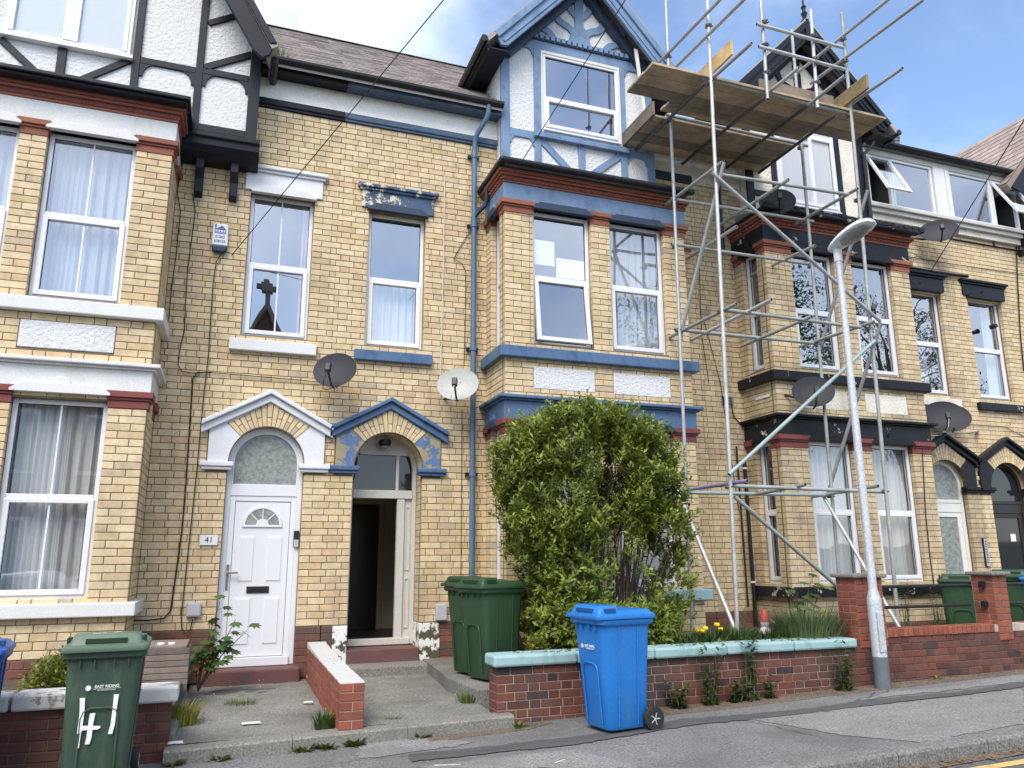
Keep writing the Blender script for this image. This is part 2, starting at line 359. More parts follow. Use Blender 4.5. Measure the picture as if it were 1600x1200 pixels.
def text(s, size, mat, parent, mtx, name='lettering', bold=0, align='CENTER', ex=.0008):
    cu = bpy.data.curves.new(name, 'FONT'); cu.body = s; cu.size = size; cu.align_x = align; cu.align_y = 'CENTER'; cu.extrude = ex; cu.offset = bold
    cu.materials.append(MATS[mat])
    tmp = bpy.data.objects.new(name, cu); COL.objects.link(tmp)
    me = bpy.data.meshes.new_from_object(tmp.evaluated_get(bpy.context.evaluated_depsgraph_get()))
    bpy.data.objects.remove(tmp); me.materials.clear(); me.materials.append(MATS[mat])
    o = bpy.data.objects.new(name, me); COL.objects.link(o)
    if parent:
        o.parent = parent; mtx = Matrix.Translation(-ORG.get(parent, Vector()))@mtx
    o.matrix_local = mtx; return o
def facing(x, y, z, tilt=0):          # lettering on a wall that faces the street (-Y)
    return Matrix.Translation((x, y, z))@Matrix.Rotation(R(90), 4, 'X')@Matrix.Rotation(R(tilt), 4, 'Z')

# ------------------------------------------------------------------ ground
XA, XB = -40, 60
def sheet(name, mat, y0, y1, dz, x0=XA, x1=XB, nx=20):
    m = MB()
    for i in range(nx):
        a = x0+(x1-x0)*i/nx; b = x0+(x1-x0)*(i+1)/nx
        m.quad((a, y0, zg(a)+dz), (b, y0, zg(b)+dz), (b, y1, zg(b)+dz), (a, y1, zg(a)+dz))
    o = m.build(name, mat, fix=False); o['kind'] = 'structure'; return o
gr = sheet('ground', 'grass_ground', -300, 300, -.16, -300, 300, 4)
road = sheet('road', 'road_tarmac', -12.2, -5.0, -.11)
pav = sheet('pavement', 'tarmac', -5.03, -2.4, 0)
pav2 = sheet('far_pavement', 'tarmac', -16, -12.2, 0)
kerb = sheet('kerb', 'kerb_stone', -5.13, -5.02, -.012)
# kerb stones, each with its own joint
kx = -8.0
kme = None
while kx < 16:
    w = .915; a, b = kx+.004, kx+w-.004
    m = MB(); yf, yb = -5.145, -5.005
    pr = [(yf, -.16), (yf, -.02), (yf+.012, .0), (yf+.03, .006), (yb, .006), (yb, -.16)]
    n = len(pr)
    m.add([(a, y, z+zg(a)) for y, z in pr]+[(b, y, z+zg(b)) for y, z in pr], [tuple(range(n)), tuple(range(2*n-1, n-1, -1))]+[(i, i+n, (i+1) % n+n, (i+1) % n) for i in range(n)])
    m.build('kerb_stone', 'kerb_stone', kerb); kx += w
def patch(name, px, dz, mat, parent=pav):
    q = [onG(x, y, dz) for x, y in px]; pts = []
    for i, p in enumerate(q):
        n = q[(i+1) % len(q)]; k = max(1, int((n-p).length/.07))
        for j in range(k):
            v = p.lerp(n, j/k)+Vector((random.gauss(0, .012), random.gauss(0, .012), 0)); v.z = zg(v.x)+dz; pts.append(v)
    return MB().poly([tuple(p) for p in pts]).build(name, mat, parent, fix=False)
patch('pale_patch', [(1170, 1123), (1262, 1112), (1350, 1104), (1480, 1090), (1600, 1076), (1600, 1130), (1440, 1160), (1330, 1150), (1250, 1137)], .004, 'concrete_patch')
patch('trench_strip', [(640, 1190), (900, 1163), (1075, 1133), (1230, 1118), (1400, 1097), (1500, 1086), (1600, 1073), (1600, 1066), (1500, 1080), (1390, 1090), (1230, 1110), (1070, 1123), (890, 1152), (640, 1178)], .008, 'tarmac_dark')
patch('pale_patch', [(1325, 1098), (1395, 1080), (1480, 1073), (1600, 1054), (1600, 1064), (1500, 1077), (1390, 1088)], .005, 'concrete_patch')
patch('pale_patch', [(640, 1200), (760, 1185), (900, 1170), (1000, 1200)], .004, 'concrete_patch')
patch('pale_patch', [(560, 1160), (640, 1150), (745, 1160), (640, 1176), (560, 1186)], .0045, 'concrete_patch')
yl = MB(); q = onG(1590, 1192, -.11).y
yl.quad((3, q-.045, zg(3)-.106), (14, q-.045, zg(14)-.106), (14, q+.045, zg(14)-.106), (3, q+.045, zg(3)-.106)); yl.build('yellow_line', 'yellow_line', road, fix=False)
gd = MB()
for i in range(30):
    a = -4+i*.6; b = a+.6; w = .10+.05*random.random()
    gd.quad((a, -5.15-w, zg(a)-.103), (b, -5.15-w*.8, zg(b)-.103), (b, -5.148, zg(b)-.098), (a, -5.148, zg(a)-.098))
gd.build('gutter_grit', 'grit', road, fix=False)

# ------------------------------------------------------------------ bricks
BS, BH, BJ, CH = .235, .114, .0085, .0832
def unit_brick(w, h, d, c=.004):
    me = bpy.data.meshes.new('brick'); x, z = w/2, h/2
    v = [(-x+c, 0, -z+c), (x-c, 0, -z+c), (x-c, 0, z-c), (-x+c, 0, z-c), (-x, c, -z), (x, c, -z), (x, c, z), (-x, c, z), (-x, d, -z), (x, d, -z), (x, d, z), (-x, d, z)]
    f = [(0, 1, 2, 3), (0, 4, 5, 1), (1, 5, 6, 2), (2, 6, 7, 3), (3, 7, 4, 0), (4, 8, 9, 5), (5, 9, 10, 6), (6, 10, 11, 7), (7, 11, 8, 4)]
    me.from_pydata(v, [], f); return me
class Bricks:
    """collects bricks; the 300 that show largest become objects of their own, the rest one mesh"""
    def __init__(s): s.l = []; s.m = {}
    def lay(s, face, fixed, u0, u1, z0, z1, holes=(), ch=CH, bs=BS, bh=BH, d=.105, phase=0, mat=None, jag=(0, 0)):
        k = 0; z = z0
        while z < z1-.018:
            h = min(ch, z1-z)-BJ; zc = z+ch/2
            jg = .03 if k % 2 else -.03
            iv = [(u0+jag[0]*jg, u1+jag[1]*jg)]
            for ho in holes:
                q = ho(zc)
                if not q: continue
                iv = [t for a, b in iv for t in ((a, min(b, q[0])), (max(a, q[1]), b)) if t[1]-t[0] > .02]
            for a, b in iv:
                L_ = b-a; cuts = []
                if L_ < .62:
                    x = [a]
                    seq = [bs, bh, bs] if k % 2 == 0 else [bh, bs, bs]
                    for q in seq:
                        if x[-1]+q+BJ < b-.04: x.append(x[-1]+q+BJ)
                        else: break
                    cuts = x+[b]
                else:
                    mod = bs+bh+2*BJ; o = phase+(mod/2 if k % 2 else 0)+(.011*((k*7) % 5-2))
                    x = o+math.floor((a-o)/mod)*mod; cuts = [a]
                    while x < b:
                        for q in (x, x+bs+BJ):
                            if a+.045 < q < b-.045: cuts.append(q)
                        x += mod
                    cuts.append(b)
                for p, q in zip(cuts[:-1], cuts[1:]):
                    s.l.append((face, fixed, (p+q)/2, z+BJ/2+h/2, q-p-BJ, h, d, random.uniform(-.0015, .0025)))
            z += ch; k += 1
    def pos(s, b):
        f, c, u, z, w, h, d, j = b
        if f == 'F': return (u, c-j, z), 0
        if f == 'L': return (c-j, u, z), -math.pi/2
        return (c+j, u, z), math.pi/2
    def finish(s, parent, mat, limit=300, name='brick'):
        sc = []
        for b in s.l:
            p, r = s.pos(b); x, y, w = proj(p)
            nrm = {'F': (0, -1), 'L': (-1, 0), 'R': (1, 0)}[b[0]]; v = Vector((CAM.x-p[0], CAM.y-p[1])).normalized()
            c = nrm[0]*v.x+nrm[1]*v.y
            sc.append((b[4]*b[5]*max(0, c)/w**2 if (w > 0 and -20 < x < 1620 and -20 < y < 1220) else -1))
        order = sorted(range(len(s.l)), key=lambda i: -sc[i])
        keep = set(i for i in order[:limit] if sc[i] > 0)
        rest = MB(); uv, uf = None, None
        for i, b in enumerate(s.l):
            p, r = s.pos(b); f, c, u, z, w, h, d, j = b
            if i in keep:
                key = (round(w, 2), round(h, 3), d)
                if key not in s.m: s.m[key] = unit_brick(key[0], key[1], d); s.m[key].materials.append(MATS[mat])
                o = bpy.data.objects.new(name, s.m[key]); COL.objects.link(o); o.parent = parent
                o.location = Vector(p)-ORG[parent]; o.rotation_euler = (0, 0, r); o.scale = (w/key[0], 1, h/key[1])
            else:
                cc, ss = math.cos(r), math.sin(r); x, q, e = w/2, h/2, .004
                vs = [(-x+e, 0, -q+e), (x-e, 0, -q+e), (x-e, 0, q-e), (-x+e, 0, q-e), (-x, e, -q), (x, e, -q), (x, e, q), (-x, e, q), (-x, d, -q), (x, d, -q), (x, d, q), (-x, d, q)]
                rest.add([(p[0]+cc*a-ss*b_, p[1]+ss*a+cc*b_, p[2]+t) for a, b_, t in vs],
                         [(0, 1, 2, 3), (0, 4, 5, 1), (1, 5, 6, 2), (2, 6, 7, 3), (3, 7, 4, 0), (4, 8, 9, 5), (5, 9, 10, 6), (6, 10, 11, 7), (7, 11, 8, 4)])
        if rest.v: rest.build('brickwork', mat, parent, kind='stuff', fix=False)
def rect(a, b, z0, z1): return lambda z: (a, b) if z0 < z < z1 else None
def mortar_cells(m, face, fixed, u0, u1, z0, z1, rects=(), t=.10, inset=.007):
    E = .013; rects = [(r_[0]-E, r_[1]+E, r_[2], r_[3]) for r_ in rects]; u0 += E; u1 -= E
    ends = {u0, u1, *[v for r_ in rects for v in r_[:2]]}
    us = sorted({u0, u1, *[min(max(v, u0), u1) for r_ in rects for v in r_[:2]]}); zs = sorted({z0, z1, *[min(max(v, z0), z1) for r_ in rects for v in r_[2:4]]})
    for a, b in zip(us[:-1], us[1:]):
        for c, d in zip(zs[:-1], zs[1:]):
            if b-a < 1e-4 or d-c < 1e-4: continue
            uc, zc = (a+b)/2, (c+d)/2
            if any(r_[0] < uc < r_[1] and r_[2] < zc < r_[3] for r_ in rects): continue
            for t0, t1, e in ((inset, t-.022, 0), (t-.022, t, E)):
                p, q = a-(e if a in ends else 0), b+(e if b in ends else 0)
                if face == 'F': m.box(p, q, fixed+t0, fixed+t1, c, d)
                elif face == 'L': m.box(fixed+t0, fixed+t1, p, q, c, d)
                else: m.box(fixed-t1, fixed-t0, p, q, c, d)

def crack(px, w=.012, mat='tarmac_dark', dz=.0095, parent=pav):
    q = [onG(x, y, dz) for x, y in px]; P = []
    for p, n in zip(q[:-1], q[1:]):
        k = max(2, int((n-p).length/.08))
        for j in range(k): v = p.lerp(n, j/k); P.append(v+Vector((random.gauss(0, .014), random.gauss(0, .014), 0)))
    P.append(q[-1]); m = MB()
    for i in range(len(P)-1):
        d = (P[i+1]-P[i]); d.z = 0; s_ = Vector((-d.y, d.x, 0)).normalized()*w*random.uniform(.25, .7)
        a, b_ = P[i], P[i+1]; a.z = zg(a.x)+dz; b_.z = zg(b_.x)+dz
        m.quad(a-s_, b_-s_*.8, b_+s_*.8, a+s_)
    m.build('crack', mat, parent, fix=False)
crack([(1165, 1124), (1235, 1140), (1290, 1152)], .012); crack([(1390, 1075), (1350, 1090), (1270, 1112)], .01); crack([(480, 1200), (560, 1186), (640, 1180), (760, 1172), (850, 1158)], .008); crack([(860, 1160), (1000, 1140), (1060, 1128), (1200, 1118)], .007)
# ------------------------------------------------------------------ the terraced houses
FB = -.8                                             # front of the square bays
def Tface(face, fixed):                              # local u, depth inwards, z -> world
    if face == 'F': return lambda u, d, z: (u, fixed+d, z)
    if face == 'L': return lambda u, d, z: (fixed+d, u, z)
    return lambda u, d, z: (fixed-d, u, z)
class House:
    def __init__(s, label, x, st, span=(0, 1)):
        s.span = span
        s.r = thing('terraced_house', label, 'house', (x, 0, 0), 'terraced houses along the street'); s.st = st
        s.b = Bricks(); s.p = Bricks(); s.mo = MB(); s.room = MB()
    def part(s, mb, name, mat, **k): return mb.build(name, mat, s.r, **k)
    def wall(s, face, fixed, u0, u1, z0, z1, rects=(), extra=(), phase=0, jag=(0, 0)):
        s.b.lay(face, fixed, u0, u1, z0, z1, [rect(*r_) for r_ in rects]+list(extra), phase=phase, jag=jag)
        mortar_cells(s.mo, face, fixed, u0, u1, z0, z1, [r_ for r_ in rects])
    def plinth(s, face, fixed, u0, u1, z0, z1, rects=()):
        s.p.lay(face, fixed, u0, u1, z0, z1, [rect(*r_) for r_ in rects], ch=.0832)
        mortar_cells(s.mo, face, fixed, u0, u1, z0, z1, [r_ for r_ in rects])
    def done(s, mat, pmat, limit=250):
        w = s.mo.build('wall', 'mortar', s.r)
        s.b.finish(w, mat, limit)
        s.p.finish(w, pmat, limit//5)
        cx = MB(); x0, x1 = s.span  # unseen box added to stop sky light leaking through gaps in the wall
        for P in (((x0, 3.6, 0), (x1, 3.6, 0), (x1, 3.6, 8.2), (x0, 3.6, 8.2)), ((x0, .11, 8.1), (x1, .11, 8.1), (x1, 3.6, 8.1), (x0, 3.6, 8.1)), ((x0, .11, 0), (x0, 3.6, 0), (x0, 3.6, 8.1), (x0, .11, 8.1)), ((x1, .11, 0), (x1, 3.6, 0), (x1, 3.6, 8.1), (x1, .11, 8.1))): cx.quad(*P)
        cx.build('light_stop_walls', 'interior', s.r, fix=False)
        if s.room.v: s.room.build('room_interior', 'interior', s.r)

def window(H, face, fixed, u0, u1, z0, z1, mat='upvc', bar=False, curtain=None, split=.5, tilt=0, recess=.085, blind=None, sheets=(), glass='glass', room=True, fw=.05, depth=1.3, lower=None):
    f0 = fixed+recess if face != 'R' else fixed-recess
    T = Tface(face, f0); fr = MB(T); zt = z0+(z1-z0)*split
    fr.box(u0, u0+fw, 0, .07, z0, z1); fr.box(u1-fw, u1, 0, .07, z0, z1)
    fr.box(u0+fw, u1-fw, .001, .07, z1-fw, z1); fr.box(u0+fw, u1-fw, .001, .07, z0, z0+fw)
    if split: fr.box(u0+fw, u1-fw, -.004, .07, zt-.03, zt+.03)
    fr.box(u0-.01, u1+.01, -.03, .03, z0-.025, z0-.002)                         # cill drip
    fo = fr.build('window', mat, H.r, bevel=.006)
    a, b, c, d = u0+fw, u1-fw, z0+fw, z1-fw
    lt = zt-.03 if split else d
    if split:                                                                   # opening sash below the transom
        def Ts(u, dp, z):
            k = (lt-z)*math.tan(R(tilt)); return T(u, dp-k, z)
        sh = MB(Ts); e = .045; y0, y1 = -.018, .045
        zb = c+.002
        sh.box(a-.012, a+e, y0, y1, zb-.012, lt+.012); sh.box(b-e, b+.012, y0, y1, zb-.012, lt+.012); sh.box(a+e, b-e, y0, y1, zb-.012, zb+e); sh.box(a+e, b-e, y0, y1, lt-e+.012, lt+.012)
        sh.build('sash', mat, fo, bevel=.006)
        MB(Ts).quad((a+e, .02, zb+e), (b-e, .02, zb+e), (b-e, .02, lt-e+.012), (a+e, .02, lt-e+.012)).build('pane', glass, fo, fix=False)
        MB(T).quad((a, .035, zt+.03), (b, .035, zt+.03), (b, .035, d), (a, .035, d)).build('pane', glass, fo, fix=False)
        g = MB(Ts)
        for (x0, x1, q0, q1) in ((a+e, a+e+.006, zb+e, lt-e+.012), (b-e-.006, b-e, zb+e, lt-e+.012)): g.box(x0, x1, .012, .019, q0, q1)
        g.T = T
        g.box(a, a+.006, .026, .034, zt+.03, d); g.box(b-.006, b, .026, .034, zt+.03, d); g.box(a, b, .026, .034, d-.006, d)
        g.build('gasket', 'plastic_black', fo)
    else:
        MB(T).quad((a, .035, c), (b, .035, c), (b, .035, d), (a, .035, d)).build('pane', glass, fo, fix=False)
    if bar:
        x = (u0+u1)/2; g = MB(T); g.box(x-.009, x+.009, .022, .05, zt+.03, d)
        g.box(x-.009, x+.009, .008, .04, z0+fw+.04, lt-.03); g.build('glazing_bar', mat, fo)
    for (q0, q1, w0, w1) in sheets: MB(T).box(u0+q0*(u1-u0), u0+q1*(u1-u0), .05, .052, z0+w0*(z1-z0), z0+w1*(z1-z0)).build('paper_sheet', 'paper', fo)
    if curtain:
        for (q0, q1, w0, w1, cm) in curtain:
            n = max(8, int((q1-q0)*60)); cu = MB(T); ph = random.random()*6; top = z0+(z1-z0)*w1; bot = z0+(z1-z0)*w0
            for i in range(n+1):
                t = q0+(q1-q0)*i/n; dep = .17+.024*math.sin(t*46+ph)+.013*math.sin(t*101+ph*2)+.009*math.sin(t*19+ph)
                cu.add([(u0+t*(u1-u0), dep*.75+.02, top), (u0+t*(u1-u0)+.01*math.sin(t*30+ph), dep*1.1, bot)], [])
            cu.f = [(2*i, 2*i+2, 2*i+3, 2*i+1) for i in range(n)]
            cu.build('curtain', cm, fo, smooth=True, fix=False)
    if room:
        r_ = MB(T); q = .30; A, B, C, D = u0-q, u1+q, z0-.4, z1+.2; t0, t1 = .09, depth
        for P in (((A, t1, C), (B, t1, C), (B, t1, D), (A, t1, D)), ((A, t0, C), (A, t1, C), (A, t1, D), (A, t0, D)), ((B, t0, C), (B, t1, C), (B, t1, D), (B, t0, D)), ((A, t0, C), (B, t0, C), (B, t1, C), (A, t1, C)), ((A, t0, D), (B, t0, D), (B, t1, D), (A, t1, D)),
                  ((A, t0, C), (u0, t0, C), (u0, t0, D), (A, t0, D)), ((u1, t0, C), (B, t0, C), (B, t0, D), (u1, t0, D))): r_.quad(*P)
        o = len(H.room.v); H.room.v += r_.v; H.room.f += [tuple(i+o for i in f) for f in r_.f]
    return fo
def hood(H, x0, x1, z, y, mat, discmat, n='window_hood', face='F'):
    T = Tface(face, y); m = MB(T)
    m.prism([(x0-.02, z), (x0-.02, z+.025), (x0+.09, z+.10), (x1-.09, z+.10), (x1+.02, z+.025), (x1+.02, z)], -.045, .03)
    h = H.part(m, n, mat, bevel=.004); c = (x0+x1)/2
    d = MB(T); d.prism([(c+.085*math.cos(t*math.pi/12), z+.095+.085*math.sin(t*math.pi/12)) for t in range(13)], -.03, .02); d.build('disc', discmat, h, bevel=.003)
def bay(H, x0, x1, wins, dz=0, sides='L', side_win=True, curtains=None, lower=None, opts=None, nolow=False):
    st = H.st; o = opts or {}; w2 = lambda z: z+dz
    LW = (1.25, 3.32); UW = (4.44, 6.37+dz)
    pan = [(a-.02, b+.0, w2(3.81), w2(4.12)) for a, b in wins]
    rects = [(a, b, *LW) for a, b in wins]+[(a, b, *UW) for a, b in wins]+pan
    ZP = .84-2*CH
    H.wall('F', FB, x0, x1, ZP, 6.30+dz, rects)
    H.plinth('F', FB, x0, x1, .25, ZP)
    side = [(-.58, -.22, *LW), (-.58, -.22, *UW)] if side_win else []
    for f in sides:
        fx = x0 if f == 'L' else x1
        H.wall(f, fx, FB+.11, .08, ZP, 6.30+dz, side); H.plinth(f, fx, FB+.11, 0, .25, ZP)
        if side_win:
            for q in (LW, UW): window(H, f, fx, -.58, -.22, *q, mat=o.get('frame', 'upvc'), curtain=[(0, 1, 0, 1, o.get('sidecurtain', 'grey_curtain'))], room=False, glass='glass_soft')
    for f in sides:
        fx = x0 if f == 'L' else x1; s_ = -1 if f == 'L' else 1
        H.mo.box(min(fx-s_*.03, fx+s_*.0125), max(fx-s_*.03, fx+s_*.0125), .012, .1, .25, 6.9)
    # rendered panels between the floors
    for a, b, c, d in pan: H.part(MB().box(a+.004, b-.004, FB-.006, FB+.09, c+.004, d-.004), 'render_panel', st['panel'], bevel=.008)
    def ring(z0, z1, p, name, mat, bevel=.006):
        m = MB(); m.box(x0-p, x1+p, FB-p, FB+.13, z0, z1)
        if 'L' in sides: m.box(x0-p, x0+.09, FB+.13, .005, z0, z1)
        if 'R' in sides: m.box(x1-.09, x1+p, FB+.13, .005, z0, z1)
        return H.part(m, name, mat, bevel=bevel)
    ring(w2(4.21), w2(4.36), .085, 'sill', st['sill'], .012); ring(1.07, 1.21, .085, 'sill', st['low_sill'], .012)
    # cornice and lintel over the ground floor
    ring(w2(3.39), w2(3.63), .022, 'lintel', st['low_lintel']); ring(w2(3.63), w2(3.655), .06, 'cornice', st['low_cornice']); ring(w2(3.656), w2(3.70), .105, 'cornice', st['low_cornice'], .01)
    ring(w2(6.455), w2(6.70), .022, 'lintel', st['lintel'])
    # red moulded band below the bay roof
    ring(w2(6.70), w2(6.735), .035, 'moulded_band', 'terracotta'); ring(w2(6.795), w2(6.83), .075, 'moulded_band', 'terracotta', .008); ring(w2(6.83), w2(6.885), .105, 'moulded_band', 'terracotta', .01)
    ring(w2(6.735), w2(6.795), .04, 'moulded_band', 'maroon_paint', 0)
    zz = MB(); step = .083; q = w2(6.737)
    n = int((x1-x0+.09)/step)
    for i in range(n):
        a = x0-.045+i*step; zz.add([(a, FB-.042, q), (a+step, FB-.042, q), (a+step/2, FB-.042, q+.056), (a+step/2, FB-.068, q+.018)], [(0, 1, 3), (1, 2, 3), (2, 0, 3)])
    if 'L' in sides:
        for i in range(9):
            a = FB-.04+i*step; zz.add([(x0-.042, a, q), (x0-.042, a+step, q), (x0-.042, a+step/2, q+.056), (x0-.068, a+step/2, q+.018)], [(0, 1, 3), (1, 2, 3), (2, 0, 3)])
    H.part(zz, 'zigzag_moulding', 'terracotta', fix=False)
    # terracotta caps on every brick pier
    edges = [x0]+[v for w in wins for v in w]+[x1]
    piers = [(edges[i], edges[i+1]) for i in range(0, len(edges), 2)]
    for za, zb, cm in ((w2(6.275), w2(6.455), 'terracotta'), (w2(3.205), w2(3.39), st['low_cap'])):
        for i, (a, b) in enumerate(piers):
            for (l, h, p) in ((za, za+.085, .012), (za+.085, za+.115, .03), (za+.115, zb, .055)):
                m = MB(); e0 = p if i == 0 else p*.4; e1 = p if i == len(piers)-1 else p*.4
                m.box(a-e0, b+e1, FB-p, FB+.12, l, h)
                if i == 0 and 'L' in sides: m.box(x0-p, x0+.09, FB+.12, -.585, l, h)
                if i == len(piers)-1 and 'R' in sides: m.box(x1-.09, x1+p, FB+.12, -.585, l, h)
                H.part(m, 'pier_cap', cm, bevel=.006)
        for f in sides:
            fx = x0 if f == 'L' else x1; m = MB()
            for (l, h, p) in ((za, za+.09, .012), (za+.09, zb, .05)): m.box(fx-p, fx+p*0+.09, -.215, -.0, l, h) if f == 'L' else m.box(fx-.09, fx+p, -.215, 0, l, h)
            H.part(m, 'pier_cap', cm, bevel=.006)
    for i, (a, b) in enumerate(wins):
        hood(H, a, b, w2(6.365), FB-.022, st['hood'], st['lintel']); hood(H, a, b, w2(3.325), FB-.022, st['low_hood'], st['low_lintel'])
        cu = curtains[i] if curtains else None; cl = lower[i] if lower else None
        window(H, 'F', FB, a, b, *UW, mat=o.get('frame', 'upvc'), bar=o.get('bar', False), curtain=cu, tilt=o.get('tilt', [0, 0])[i], sheets=o.get('sheets', [(), ()])[i], glass=o.get('glass', ['glass', 'glass'])[i])
        if not nolow: window(H, 'F', FB, a, b, *LW, mat=o.get('frame', 'upvc'), bar=o.get('bar', False), curtain=cl, glass='glass_clear')
    if 'L' in sides: hood(H, -.58, -.22, w2(6.365), x0-.022, st['hood'], st['lintel'], face='L'); hood(H, -.58, -.22, w2(3.325), x0-.022, st['low_hood'], st['low_lintel'], face='L')
def half_round(m, x0, x1, y, z, r, n=8):              # half-round gutter running along x
    pts = [(y+r*math.cos(math.pi+math.pi*i/n), z+r*math.sin(math.pi+math.pi*i/n)) for i in range(n+1)]+[(y+r*.86, z), (y-r*.86, z)][::1]
    m.prismx([(y-r, z+.012)]+pts[:n+1]+[(y+r, z+.012)], x0, x1)
def doorcase(H, c, pmat, capmat, spmat, left=True, right=True, hw=.69):
    r0, sp = .455, 2.80
    arch = [(c+r0*math.cos(math.pi*i/28), sp+r0*math.sin(math.pi*i/28)) for i in range(29)]
    zt = lambda x: 3.60-abs(x-c)*.56
    poly = [(c+hw, sp), (c+hw, zt(c+hw)), (c, zt(c)), (c-hw, zt(c-hw)), (c-hw, sp)]+arch[::-1]
    so_ = H.part(MB().prism(poly, -.028, .06), 'spandrel', spmat)
    m = MB()                                            # arch soffit running back into the wall
    for i in range(28):
        (a, b), (a2, b2) = arch[i], arch[i+1]
        m.quad((a, -.025, b), (a2, -.025, b2), (a2, .34, b2), (a, .34, b))
    H.part(m, 'arch_soffit', 'buff_brick', fix=False)
    # pediment
    for (dz0, dz1, y) in ((-.155, -.06, -.075), (-.06, 0, -.125)):
        pts = []
        ap, sl, W_ = 3.72, .545, .785
        pts = [(c-W_, ap-W_*sl+dz0), (c-W_, ap-W_*sl+dz1), (c, ap+dz1), (c+W_, ap-W_*sl+dz1), (c+W_, ap-W_*sl+dz0), (c, ap+dz0)]
        H.part(MB().prism(pts, y, .0), 'pediment', pmat, bevel=.012)
    # fan of arch bricks
    n = 15; a0, a1 = R(44), R(136)
    for i in range(n):
        t0 = a0+(a1-a0)*i/n+.008; t1 = a0+(a1-a0)*(i+1)/n-.008; tm = (t0+t1)/2
        ro = min(.75, ((3.565-abs(math.cos(tm))*.40-sp)/math.sin(tm))); ro = max(ro, .60)
        segs = ((r0+.003, ro),) if i % 2 == 0 else ((r0+.003, r0+.11), (r0+.118, ro))
        for q0, q1 in segs:
            P = [(c+q*math.cos(t), sp+q*math.sin(t)) for q, t in ((q0, t0), (q1, t0), (q1, t1), (q0, t1))]
            H.part(MB().prism(P, -.036, .05), 'voussoir', 'buff_brick', bevel=.004)
    ro_ = lambda t: max(.60, min(.75, ((3.565-abs(math.cos(t))*.40-sp)/math.sin(t))))
    ts = [a0+(a1-a0)*k/24 for k in range(25)]
    H.part(MB().prism([(c+.458*math.cos(t), sp+.458*math.sin(t)) for t in ts]+[(c+ro_(t)*math.cos(t), sp+ro_(t)*math.sin(t)) for t in ts[::-1]], -.031, .045), 'arch_joint', 'mortar')
    for s_, on in ((-1, left), (1, right)):
        if on:
            a = c+s_*.405 if s_ > 0 else c-.755; b = a+.35
            m = MB(); m.box(a, b, -.045, .06, 2.70, 2.74); m.box(a-.02, b+.02, -.07, .06, 2.74, 2.80); H.part(m, 'impost', capmat, bevel=.012)
def lintel_block(H, a, b, z0, z1, mat, hm):
    m = MB().box(a, b, -.03, .09, z0, z1-.09); H.part(m, 'lintel', mat, bevel=.008)
    m = MB().box(a-.03, b+.03, -.06, .05, z1-.09, z1-.05); m.box(a-.06, b+.06, -.09, .05, z1-.05, z1); H.part(m, 'lintel_cornice', mat, bevel=.012)
    hood(H, a+.10, b-.10, z0-.04, -.03, hm, mat)
def strip(m, pts, w, y0, y1):                          # timber in the plane of a gable
    (x0, z0), (x1, z1) = pts; d = Vector((x1-x0, z1-z0)).normalized(); n = Vector((-d.y, d.x))*w/2
    m.prism([(x0-n.x, z0-n.y), (x1-n.x, z1-n.y), (x1+n.x, z1+n.y), (x0+n.x, z0+n.y)], y0, y1)
def slates(parent, P, mat, nu, nv, clip=None):         # P(u,v) maps the unit square onto the roof
    m = MB(); U = (P(1, 0)-P(0, 0)); V = (P(0, 1)-P(0, 0)); n = U.cross(V).normalized()
    if n.z < 0: n = -n
    for j in range(nv):
        for i in range(nu+1):
            o = .5 if j % 2 else 0
            a, b = max(0, (i-o)/nu+.0008), min(1, (i+1-o)/nu-.0008)
            if b <= a: continue
            if clip and not clip((a+b)/2, (j+.5)/nv): continue
            l = .012+.006*random.random(); k = (1.0+.12*random.random())/nv
            p0, p1, p2, p3 = P(a, j/nv)+n*l, P(b, j/nv)+n*(l+.002*random.random()), P(b, min(1, j/nv+k))+n*.004, P(a, min(1, j/nv+k))+n*.004
            q0, q1 = P(a, j/nv), P(b, j/nv)
            m.add([p0, p1, p2, p3, q0, q1], [(0, 1, 2, 3), (0, 4, 5, 1)])
    return m.build('slates', mat, parent, kind='stuff', fix=False)
RS = .84; EY, EZ = -.30, 8.23
def main_roof(H, x0, x1, mat='slate', v0=0):
    e0 = v0*4.3
    P = lambda u, v: Vector((x0+(x1-x0)*u, EY+e0+v*(4.3-e0), EZ+(e0+v*(4.3-e0))*RS))
    m = MB(); m.prismx([(EY+e0, EZ-.012+e0*RS), (4, EZ+4.3*RS-.012), (8.3, EZ-.012), (8.3, EZ-.1), (4, EZ+4.3*RS-.1), (EY+e0, EZ-.1+e0*RS)], x0, x1)
    rf = H.part(m, 'roof', 'slate')
    slates(rf, P, mat, int((x1-x0)/.24), int(30*(1-v0)))
    n = int((x1-x0)/.46)
    for i in range(n):
        a = x0+(x1-x0)*i/n; b = x0+(x1-x0)*(i+1)/n
        q = MB(); q.prismx([(3.82, EZ+3.52), (4, EZ+4.3*RS+.05), (4.18, EZ+3.52), (4, EZ+4.3*RS-.02)], a+.004, b+.03)
        q.build('ridge_tile', 'ridge_tile', rf)
def eaves(H, x0, x1, band, strip_mat, gut='black_gutter', fascia='black_paint'):
    H.part(MB().box(x0, x1, -.02, .1, 7.795, 8.16), 'rendered_band', band)
    H.part(MB().box(x0, x1, -.05, .05, 7.70, 7.795), 'string_course', strip_mat, bevel=.012)
    H.part(MB().box(x0, x1, -.03, .05, 7.665, 7.70), 'string_course', strip_mat, bevel=.006)
    H.part(MB().box(x0, x1, -.20, .1, 8.11, 8.155), 'fascia', fascia, bevel=.006)
    H.part(MB().box(x0, x1, -.24, -.2, 8.09, 8.20), 'fascia', fascia, bevel=.006)
    g = MB(); half_round(g, x0, x1, -.305, 8.235, .065); H.part(g, 'gutter', gut)
